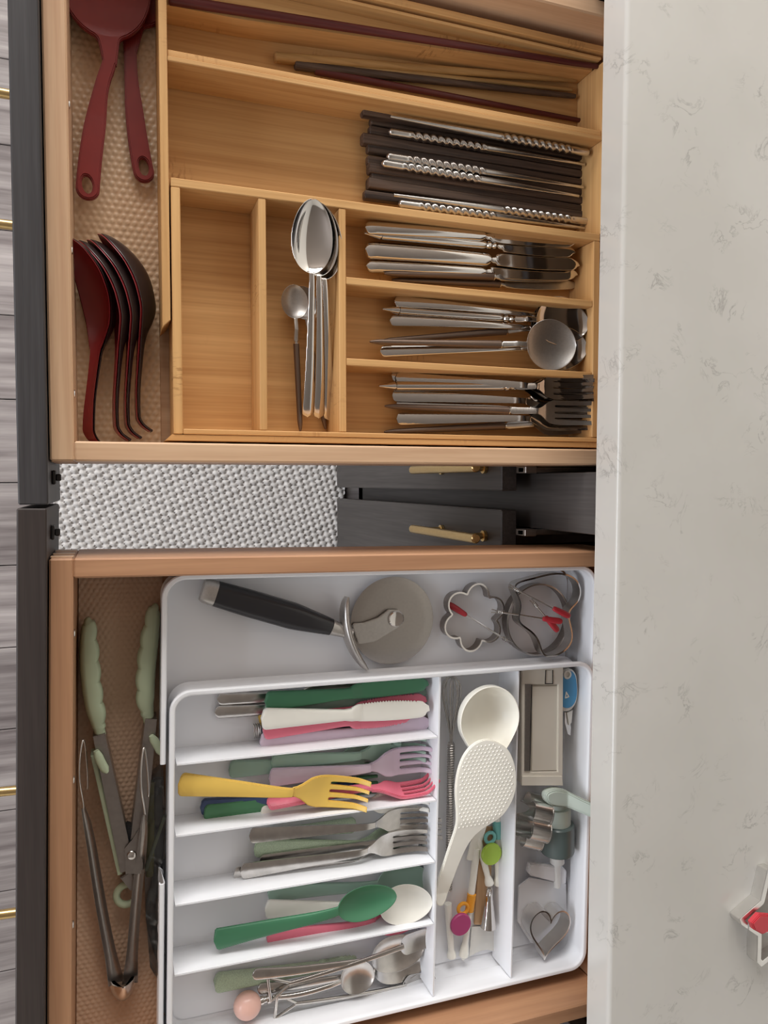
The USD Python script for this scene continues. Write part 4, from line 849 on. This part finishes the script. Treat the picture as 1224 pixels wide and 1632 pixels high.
# row 3: steel forks and speckled handles
G3 = 'worn steel forks in the white tray'
lay('sp_bar', 'table_knife', 'speckled pale green knife whose handle end shows at mid row', 'knife', p_knife(.100, .070, .0085, .008, 'speckled_sage', .007), (566, 1312), FI + .0004, (400, 1330), FI + .0004, 'speckled pale green cutlery')
lay('sp_bar3', 'plastic_fork', 'speckled pale green fork handle poking out under the steel forks', 'fork', p_fork(.185, 'speckled_sage', .0130, .0095), (403, 1349), FI + .0004, (686, 1330), FI + .0004, 'speckled pale green cutlery')
SF = [((396, 1329), (690, 1299), .0095, .0150, 'topmost, its neck along the divider'), ((412, 1372), (690, 1317), .0062, .0120, 'under the broad handled one, showing only its tines'), ((371, 1391), (686, 1352), .0060, .0060, 'lowest with a bent over handle end'), ((382, 1386), (692, 1330), .0125, .0190, 'uppermost with a broad flat handle')]
for a, b, za, zb, where in SF: lay('st_fk', 'steel_fork', f'worn steel fork {where}', 'fork', b_flat_fork(.196, .0122, .0078, 'old_steel', .066, .036), a, FI + za, b, FI + zb, G3)
# row 4: spoons
lay('s_sag', 'plastic_spoon', 'sage green plastic spoon along the upper divider under the others', 'spoon', p_spoon(.176, 'sage_green_plastic', .0190), (425, 1420), FI + .0004, (684, 1390), FI + .0004, G4)
lay('s_pnk', 'plastic_spoon', 'pink plastic spoon with its bowl beneath the white one', 'spoon', p_spoon(.172, 'pink_plastic', .0195, .058, .0085), (423, 1492), FI + .0125, (684, 1441), FI + .0030, G4)
lay('s_wht', 'plastic_spoon', 'white plastic spoon with broad open bowl at the end wall', 'spoon', p_spoon(.176, 'white_plastic', .0215, .058, .0100), (421, 1444), FI + .0110, (688, 1430), FI + .0235, G4)
lay('s_grn', 'plastic_spoon', 'dark green plastic spoon lying crosswise on top', 'spoon', p_spoon(.184, 'green_plastic', .0180, .062, .0112), (340, 1493), FI + .0200, (615, 1420), FI + .0300, G4)
# row 5
lay('sp_bar2', 'table_knife', 'speckled pale green knife handle in the bottom row', 'knife', p_knife(.150, .108, .0100, .008, 'speckled_sage', .010), (340, 1562), FI + .0004, (570, 1526), FI + .0004, 'speckled pale green cutlery')
lay('big_sp', 'steel_spoon', 'worn steel spoon along the upper divider of the bottom row, bowl at the corner', 'spoon', b_flat_spoon(.185, .0205, .060, .0062, 'old_steel'), (400, 1547), FI + .0120, (686, 1502), FI + .0090, 'steel spoons in the bottom row')
lay('big_sp', 'steel_spoon', 'worn steel spoon nested beneath the shovel spoon', 'spoon', b_flat_spoon(), (408, 1570), FI + .0040, (686, 1520), FI + .0004, 'steel spoons in the bottom row')
def shovel(L, hw):
    def f(t):
        st = part(t, 'shaft', loft(np.stack([np.linspace(.020, L - .036, 12), np.zeros(12), pch((0, .0045), (.6, .0070), (1, .0055))(np.linspace(0, 1, 12))], 1), np.linspace(.0020, .0030, 12), .0034, n=14), 'old_steel')
        part(t, 'd_handle', cat(tube([(0, -hw, .0040), (0, hw, .0040)], .0016, 10), tube([(0, -hw, .0040), (.013, -hw * .42, .0042), (.0225, 0, .0045)], .0015, 10), tube([(0, hw, .0040), (.013, hw * .42, .0042), (.0225, 0, .0045)], .0015, 10)), 'old_steel', label='triangular grip like a spade')
        x = np.linspace(L - .040, L, 24); s = np.linspace(0, 1, 24); w = pch((0, .0035), (.12, .0100), (.2, .0112), (.7, .0112), (.9, .0092), (1, .0030))(s)
        part(t, 'shovel_blade', loft(np.stack([x, 0 * x, .0060 - .0020 * np.sin(s * PI)], 1), w, .0014, .0036 * np.sin(s * PI) ** .5, n=24, p=2.6), 'old_steel')
    return f
lay('shovel', 'shovel_spoon', 'steel spoon shaped like a spade, upper one slanting over the others', 'spoon', shovel(.180, .0125), (428, 1573), FI + .0150, (682, 1490), FI + .0185, 'spade shaped spoons')
lay('shovel', 'shovel_spoon', 'steel spoon shaped like a spade, lying lowest near the tray wall', 'spoon', shovel(.180, .0125), (438, 1600), FI + .0150, (684, 1560), FI + .0060, 'spade shaped spoons')
def ball_spoon(t):
    part(t, 'ball_knob', fixn(trimesh.creation.icosphere(3, .0138)).apply_transform(np.diag([1.0, .96, .92, 1])).apply_translation((.0138, 0, .0134)), 'pink_ball', label='pink rounded knob')
    part(t, 'ferrule', lathe([(0, 0), (.0042, 0), (.0042, .003), (.0032, .0034), (.0032, .006), (.0044, .0066), (.0044, .010), (.0030, .0106), (0, .0106)], 20).apply_translation((.0272, 0, .0112)), 'chrome')
    m = spoon_mesh(.107, .0030, .0024, .036, .0185, .006, th=.004, rise=.009, end_r=.001, egg=.02); m.apply_translation((.0380, 0, .0035)); part(t, 'spoon_body', m, 'old_steel')
lay('ball', 'ball_spoon', 'small round steel spoon with a pink ball at the handle end', 'spoon', ball_spoon, (371, 1593), FI + .0004, (607, 1538), FI + .0170)

# ------------------------------------------------------------------ white tray: middle column
def wq(u, v, z, o): return W(u, v, FI + z) - o
t = thing('whisk', 'small steel balloon whisk along the divider', 'whisk', trans(W(716, 1330, FI))); o5 = W(716, 1330, FI)
ax0, ax1, hd = wq(720, 1078, .016, o5), wq(719, 1186, .012, o5), wq(715, 1420, .006, o5)
D = (ax0 - ax1); Lw = np.linalg.norm(D); D /= Lw; S = np.cross([0, 0, 1], D); S /= np.linalg.norm(S); U = np.cross(D, S)
for k in range(4):
    a = PI * k / 4 + .2; nd = S * math.cos(a) + U * math.sin(a); q = np.linspace(0, 1, 40)
    side = np.sin(q * 2 * PI) * 0; r = .0105 * np.sin(PI * q) ** .0
    ang = q * PI * 2
    prof = np.array([(0, .0012), (.25, .0030), (.5, .0072), (.75, .0102), (.9, .0090), (.98, .0045), (1.0, 0)])
    P = [ax1 + D * Lw * u + nd * w for u, w in prof] + [ax1 + D * Lw * u - nd * w for u, w in prof[::-1][1:]]
    part(t, 'wire', tube(spline(P, 44), .00075, 8), 'steel')
x = np.linspace(0, 1, 500); Lh = np.linalg.norm(hd - ax1); Dh = (hd - ax1) / Lh; Sh = np.cross([0, 0, 1], Dh); Sh /= np.linalg.norm(Sh); Uh = np.cross(Dh, Sh)
h = part(t, 'handle', tube([ax1 - Dh * .002, hd], .0030, 14), 'steel')
part(h, 'coil_wrap', tube(ax1 + Dh * (Lh * x)[:, None] + .0034 * (Sh * np.cos(x * 2 * PI * 62)[:, None] + Uh * np.sin(x * 2 * PI * 62)[:, None]), .0009, 6), 'brushed_steel')
# deep ladle
t = thing('ladle', 'cream white plastic ladle with deep round bowl', 'ladle', trans(W(782, 1150, FI))); o6 = W(782, 1150, FI)
cb = wq(781, 1147, .0480, o6); a = np.linspace(0, 2 * PI, 48, endpoint=False)
Vp = []
for r_, z_ in ((.0345, .0), (.0351, .0008), (.0343, .0012), (.0325, -.006), (.0290, -.0140), (.0215, -.0205), (.0120, -.0238), (.0001, -.0248), (.0001, -.0268), (.0125, -.0258), (.0225, -.0224), (.0305, -.0155), (.0350, -.0066)): Vp.append(np.stack([r_ * np.cos(a), r_ * np.sin(a) * 1.02, np.full(48, z_)], 1))
Vp = np.array(Vp); k_ = len(Vp); F = []
for i_ in range(k_):
    j_ = (i_ + 1) % k_
    for q_ in range(48): F += [(i_ * 48 + q_, j_ * 48 + q_, j_ * 48 + (q_ + 1) % 48), (i_ * 48 + q_, j_ * 48 + (q_ + 1) % 48, i_ * 48 + (q_ + 1) % 48)]
bm = trimesh.Trimesh(Vp.reshape(-1, 3), F, process=False); v = bm.vertices.copy(); dn = np.clip((-v[:, 1] - .012) / .03, 0, 1); v[:, 0] *= 1 - .22 * dn; v[:, 1] -= .014 * dn ** 1.3; bm = fixn(trimesh.Trimesh(v, F, process=False)).apply_translation(cb)
part(t, 'bowl', bm, 'cream_plastic', smooth=60)
P = spline(np.array([wq(784, 1215, .0390, o6), wq(780, 1262, .0280, o6), wq(765, 1320, .0120, o6), wq(752, 1370, .0060, o6)]), 24); part(t, 'handle', loft(P, np.linspace(.0085, .0070, 24), .0045, n=16), 'cream_plastic')
# rice paddle with raised dots
po = [(771, 1177), (792, 1182), (808, 1194), (817, 1212), (822, 1240), (820, 1264), (811, 1286), (797, 1304), (778, 1318), (762, 1332), (750, 1352), (740, 1384), (731, 1424), (724, 1450), (717, 1461), (709, 1458), (706, 1447), (708, 1420), (715, 1380), (722, 1345), (727, 1318), (727, 1290), (725, 1262), (727, 1236), (735, 1208), (750, 1187)]
zp = .0510
pp = wpoly(po, FI + zp, True); o7 = W(760, 1270, FI)
t = thing('rice_paddle', 'cream white rice paddle covered in raised dots, lying on the ladle', 'rice paddle', trans(o7)); pl_ = affinity.translate(pp, -o7[0], -o7[1])
y_h = wq(728, 1340, zp, o7)[1]; y_t = wq(771, 1177, zp, o7)[1]
def pz(x, y): return -.020 * np.clip((y_h + .02 - y) / .085, 0, 1) ** 1.2 - .0 + .004 * np.clip((y - y_h) / (y_t - y_h), 0, 1)
body = part(t, 'paddle_body', slab(pl_, zp - .0045, zp, warp=pz, refine=.004, b=.0013), 'cream_plastic', smooth=50)
inn = pl_.buffer(-.0035); k = 0; gx = .0047; x0, y0, x1, y1 = pl_.bounds; dots = []
for i_ in range(80):
    for j_ in range(40):
        q_ = Point(x0 + gx * (j_ + .5 * (i_ % 2)), y0 + i_ * gx * .82)
        if q_.y > y_h + .012 and inn.contains(q_): dots.append((q_.x, q_.y))
for (x, y) in dots[:290]:
    d_ = trimesh.creation.revolve(np.array([(0, .00045), (.0005, .0004), (.0009, .0002), (.0012, -.0002)]), sections=8); part(body, 'dot', moved(d_, (x, y, zp + float(pz(x, y)) + .0001)), 'cream_plastic', smooth=True)
# training chopsticks with coloured discs
def trainer(label, c, sticks, band, bandm, disc, z, ring):
    o = W(*c, FI); t = thing('training_chopsticks', label, 'chopsticks', trans(o), 'children\'s training chopsticks')
    for a, b in sticks:
        A, B = wq(*a, z, o), wq(*b, z - .002, o); n = 26; s = np.linspace(0, 1, n); P = A + (B - A) * s[:, None]
        r = pch((0, .0040), (.5, .0038), (.84, .0034), (.89, .0046), (.95, .0054), (.99, .0036), (1, .0010))(s); st = part(t, 'stick', tube(P, r, 16), 'cream_plastic')
    A, B = wq(*band[0], z, o), wq(*band[1], z, o); part(t, 'colour_sleeve', tube([A, A + (B - A) * .03, A + (B - A) * .97, B], [.0040, .0050, .0050, .0040], 16), bandm)
    dc = wq(*c, z + .0072, o)
    part(t, 'disc', lathe([(0, -.0022), (.0112, -.0022), (.0122, -.0012), (.0122, .0012), (.0112, .0022), (0, .0022)], 40, axis='z').apply_translation(dc), disc)
    part(t, 'finger_loop', fixn(trimesh.creation.torus(.0058, .0020, major_sections=28, minor_sections=10)).apply_translation(wq(*ring, z + .0040, o)), bandm)
trainer('child\'s training chopsticks with lime green disc and teal sleeve', (783, 1361), [((757, 1318), (781, 1412)), ((792, 1296), (794, 1414))], ((792, 1308), (793, 1336)), 'teal_plastic', 'lime_plastic', .0080, (781, 1335))
trainer('child\'s training chopsticks with magenta disc and orange sleeve', (734, 1473), [((714, 1440), (720, 1528)), ((760, 1352), (738, 1530))], ((752, 1424), (748, 1452)), 'orange_plastic', 'magenta_plastic', .0080, (738, 1448))
# piping nozzle, wooden stick, paper wrapper
A, B = W(780, 1416, FI + .0125), W(778, 1476, FI + .0100); L = float(np.linalg.norm(B - A)); x = np.linspace(0, 1, 12)
t = thing('piping_nozzle', 'conical steel piping nozzle with star tip', 'nozzle', frame(A, B)); n = 48; an = np.linspace(0, 2 * PI, n, endpoint=False)
V = []; rows = [(s, .0026 + (.0092 - .0026) * s, max(0, 1 - s / .25)) for s in np.linspace(0, 1, 10)]
for s, r, st in rows: V.append(np.stack([np.full(n, L * s), r * (1 + .28 * st * np.cos(8 * an)) * np.cos(an), r * (1 + .28 * st * np.cos(8 * an)) * np.sin(an)], 1))
for s, r, st in rows[::-1]: V.append(np.stack([np.full(n, L * s), (r - .0005) * (1 + .28 * st * np.cos(8 * an)) * np.cos(an), (r - .0005) * (1 + .28 * st * np.cos(8 * an)) * np.sin(an)], 1))
k_ = len(V); F = []
for i_ in range(k_):
    j_ = (i_ + 1) % k_
    for q_ in range(n): F += [(i_ * n + q_, j_ * n + q_, j_ * n + (q_ + 1) % n), (i_ * n + q_, j_ * n + (q_ + 1) % n, i_ * n + (q_ + 1) % n)]
part(t, 'cone', fixn(trimesh.Trimesh(np.vstack(V), F, process=False)), 'chrome', smooth=40)
o = W(775, 1400, FI); t = thing('wooden_stick', 'flat pale wooden stick under the green training chopsticks', 'wooden stick', trans(o))
part(t, 'flat_stick', slab(affinity.translate(wpoly([(766, 1318), (786, 1318), (780, 1474), (756, 1474)], FI + .003), -o[0], -o[1]).buffer(-.001).buffer(.001), .0004, .0032, b=.0006), 'pale_wood', smooth=False)
o = W(770, 1500, FI); t = thing('paper_wrapper', 'crumpled white paper wrapper at the end of the middle column', 'wrapper', trans(o))
g = affinity.translate(wpoly([(752, 1478), (793, 1474), (793, 1516), (776, 1514), (760, 1518), (748, 1525)], FI + .003), -o[0], -o[1])
part(t, 'paper_sheet', slab(g, .0008, .0013, warp=lambda x, y: .0030 * meshkit.fbm(np.stack([x * 130, y * 90, 0 * x], -1), 3, 9), refine=.003), 'paper_white', smooth=40)

# ------------------------------------------------------------------ white tray: right column
o = W(862, 1160, FI); t = thing('hand_slicer', 'beige plastic hand slicer with a steel blade slot', 'slicer', trans(o)); zt = .034
q = lambda pts, z: affinity.translate(wpoly(pts, FI + z), -o[0], -o[1])
part(t, 'body', slab(q([(833, 1068), (897, 1066), (896, 1250), (833, 1250)], zt), .0005, zt - .0042, b=.0012), 'beige_plastic', smooth=False)
outer = q([(832, 1065), (898, 1063), (897, 1252), (832, 1252)], zt); inner = q([(846, 1091), (890, 1091), (889, 1230), (846, 1231)], zt)
part(t, 'frame', slab(outer.difference(inner), zt - .0040, zt, b=.0009), 'beige_plastic', smooth=False)
pn = part(t, 'sliding_panel', slab(q([(848, 1094), (889, 1093), (888, 1228), (848, 1229)], zt - .002), zt - .0040, zt - .0021, b=.0005), 'beige_plastic', smooth=False)
part(t, 'blade', slab(q([(836, 1090), (845, 1090), (843, 1228), (835, 1228)], zt), zt + .0001, zt + .0012), 'brushed_steel', smooth=False)
part(t, 'blade_slot', slab(q([(846.4, 1091), (848.0, 1091), (844.8, 1228), (843.2, 1228)], zt), zt + .0001, zt + .0006), 'dark_slot', smooth=False)
part(t, 'latch', slab(q([(869, 1068), (881, 1068), (881, 1090), (868, 1090)], zt).difference(q([(870, 1068), (880, 1068), (880, 1089), (869.2, 1089)], zt)), zt + .0001, zt + .0007), 'dark_slot', smooth=False, label='outlined sliding latch')
part(t, 'foot_rail', slab(q([(832, 1237), (896, 1237), (897, 1252), (832, 1252)], zt + .002), zt + .0001, zt + .0026, b=.0006), 'beige_plastic', smooth=False)
# blue and white folding food scissors
o = W(912, 1100, FI); t = thing('food_scissors', 'blue and white plastic food scissors standing beside the beige slicer', 'scissors', trans(o)); zt = .026
q = lambda pts, z, sm=True: affinity.translate(wpoly(pts, FI + z, sm), -o[0], -o[1])
cs = q([(900, 1069), (912, 1067), (919, 1074), (922, 1090), (922, 1112), (917, 1126), (908, 1134), (900, 1134)], zt)
part(t, 'white_shell', slab(cs, zt - .010, zt - .0014, b=.0015), 'white_plastic', smooth=40)
bl = q([(900, 1072), (911, 1070), (916.5, 1077), (919, 1090), (919, 1110), (914.5, 1122), (907, 1128), (900, 1128)], zt)
hole = Point(*(wq(904, 1075, zt, o)[:2])).buffer(.0052)
part(t, 'blue_panel', slab(bl.difference(hole), zt - .0013, zt + .0003, b=.0004), 'blue_plastic', smooth=40)
part(t, 'finger_ring', slab(hole.buffer(-.0001).difference(hole.buffer(-.0022)), zt - .0013, zt + .0012, b=.0004), 'white_plastic', smooth=40)
em = LineString([wq(u, v, zt, o)[:2] for u, v in ((900.5, 1112), (902, 1103), (906, 1110), (901, 1112))]).buffer(.0007)
part(t, 'emblem', slab(em, zt + .0004, zt + .0008), 'white_plastic', smooth=False, label='white triangular mark')
part(t, 'blade', slab(q([(900, 1135), (906, 1134), (910, 1160), (909, 1172), (905, 1170), (900, 1152)], zt - .006, False), zt - .0075, zt - .0058), 'steel', smooth=False)
part(t, 'blade', slab(q([(904, 1136), (913, 1132), (911, 1152), (907, 1156)], zt - .004, False), zt - .0056, zt - .0042), 'white_plastic', smooth=False, label='white blade cover')
# scalloped cutter lying on its side
fl_ = flower(.0215, .0075, 6, .2); base = W(850, 1308, FI + .0265)
dirv = W(862, 1262, FI + .026) - W(840, 1350, FI + .026); ry = math.atan2(dirv[1], dirv[0])
m = trans(base) @ trimesh.transformations.rotation_matrix(ry - PI / 2, [0, 0, 1]) @ trimesh.transformations.rotation_matrix(math.radians(78), [0, 1, 0]) @ trans((0, 0, -.010))
t = thing('cookie_cutter', 'fluted steel cookie cutter standing on its side next to the soap pump', 'cookie cutter', m)
part(t, 'band', ringwall(fl_, .0205, .0007), 'bright_steel', smooth=35); part(t, 'rolled_rim', slab(fl_.buffer(.0009).difference(fl_.buffer(-.0009)), .0206, .0218, b=.0003), 'steel', smooth=35)
# soap pump
o = W(893, 1340, FI); t = thing('soap_pump', 'loose soap pump head with sage green spout and dark collar', 'soap pump', trans(o)); zc_ = .0235
A, B = wq(888, 1282, zc_, o), wq(888, 1500, zc_ - .010, o); d = (B - A) / np.linalg.norm(B - A)
def along(prof, n=40):
    m = lathe(prof, n, axis='z'); R = np.eye(4); z = d; x = np.cross([0, 0, 1], z); x /= np.linalg.norm(x); R[:3, 0], R[:3, 1], R[:3, 2], R[:3, 3] = x, np.cross(z, x), z, A; m.apply_transform(R); return m
part(t, 'neck', along([(0, .002), (.0150, .002), (.0154, .003), (.0154, .0215), (0, .0215)]), 'pump_sage')
part(t, 'collar', along([(0, .0217), (.0178, .0217), (.0194, .0232), (.0196, .034), (.0194, .0540), (.0188, .0560), (0, .0560)]), 'pump_dark', label='dark grey green screw collar')
part(t, 'dip_tube', along([(0, .0562), (.0082, .0562), (.0082, .070), (.0042, .072), (.0042, .100), (0, .100)], 24), 'frame_white', label='white plastic dip tube')
sp = affinity.translate(wpoly([(872, 1267), (880, 1261), (902, 1261), (920, 1268), (940, 1281), (941, 1291), (922, 1292), (902, 1288), (872, 1277)], FI + .043, True), -o[0], -o[1])
xs_ = wq(905, 1280, .043, o)[0]
part(t, 'spout', slab(sp, .0300, .0430, warp=lambda x, y: .0175 * np.clip((x - xs_) / .020, 0, 1), refine=.004, b=.003), 'pump_sage', smooth=45, label='pale sage green spout')
part(t, 'spout_stem', along([(0, -.008), (.0095, -.008), (.0120, -.004), (.0120, .0018), (0, .0018)], 28), 'pump_sage')

# white scraper and heart cutter
o = W(870, 1450, FI); t = thing('dough_scraper', 'white plastic scoop scraper with a folded lip', 'scraper', trans(o))
q = lambda pts, z, sm=False: affinity.translate(wpoly(pts, FI + z, sm), -o[0], -o[1])
yb0, yt0 = wq(870, 1505, .006, o)[1], wq(870, 1405, .010, o)[1]
part(t, 'blade', slab(q([(826, 1412), (844, 1398), (902, 1408), (908, 1498), (880, 1509), (850, 1507), (826, 1470)], .011).buffer(-.002).buffer(.002), .0040, .0062, warp=lambda x, y: .006 * np.clip((y - yb0) / (yt0 - yb0), 0, 1), refine=.006, b=.0005), 'white_tray', smooth=40)
part(t, 'lip', slab(q([(845, 1377), (850, 1376), (898, 1382), (904, 1389), (903, 1409), (898, 1410), (847, 1397), (842, 1391)], .020).buffer(-.0015).buffer(.0015), .0128, .0200, b=.0020), 'white_tray', smooth=45)
hp = []
for a in np.linspace(0, 2 * PI, 90, endpoint=False): hp.append((16 * math.sin(a) ** 3, 13 * math.cos(a) - 5 * math.cos(2 * a) - 2 * math.cos(3 * a) - math.cos(4 * a)))
hh = affinity.rotate(affinity.scale(Polygon(hp), .00164, .00188, origin=(0, 0)), -11, origin=(0, 0))
t = thing('cookie_cutter', 'heart shaped steel cookie cutter lying on the white scraper', 'cookie cutter', trans(W(861, 1469, FI + .0115)))
part(t, 'band', ringwall(hh, .0185, .0008), 'bright_steel', smooth=35); part(t, 'rolled_rim', slab(hh.buffer(.0009).difference(hh.buffer(-.0009)), .0186, .0197, b=.0003), 'bright_steel', smooth=35)

# ------------------------------------------------------------------ star cutter on the counter
zc0 = .9152; hc = .0135
sp_ = Polygon([W(u, v, zc0 + hc)[:2] for u, v in [(1224, 1388), (1213, 1436), (1179, 1466), (1182, 1474), (1208, 1492), (1207, 1534), (1214, 1541), (1246, 1516), (1290, 1534), (1297, 1526), (1283, 1484), (1312, 1448), (1308, 1440), (1263, 1434), (1236, 1386)]]).buffer(-.0012).buffer(.0024).buffer(-.0012)
o = np.array([*np.array(sp_.centroid.coords)[0], zc0]); ss = affinity.translate(sp_, -o[0], -o[1])
t = thing('star_cutter', 'star shaped steel cutter with red grip standing on the quartz counter', 'cookie cutter', trans(o))
part(t, 'band', slab(ss.difference(ss.buffer(-.0011)), 0, hc - .0012), 'bright_steel', smooth=35)
part(t, 'top_rim', slab(ss.difference(ss.buffer(-.0052)), hc - .0011, hc, b=.0003), 'bright_steel', smooth=35)
br = ss.intersection(affinity.rotate(sbox(-.045, -.0085, .045, .0085), -8))
part(t, 'cross_plate', slab(br, hc + .0001, hc + .0010), 'bright_steel', smooth=False)
rp = affinity.translate(wpoly([(1196, 1470), (1209, 1456), (1232, 1458), (1260, 1464), (1268, 1476), (1252, 1488), (1226, 1482), (1213, 1488), (1200, 1481)], zc0 + hc + .006), -o[0], -o[1]).buffer(-.001).buffer(.001)
part(t, 'grip', slab(rp, hc + .0012, hc + .0085, b=.0018), 'red_rubber', smooth=45, label='translucent red plastic grip')
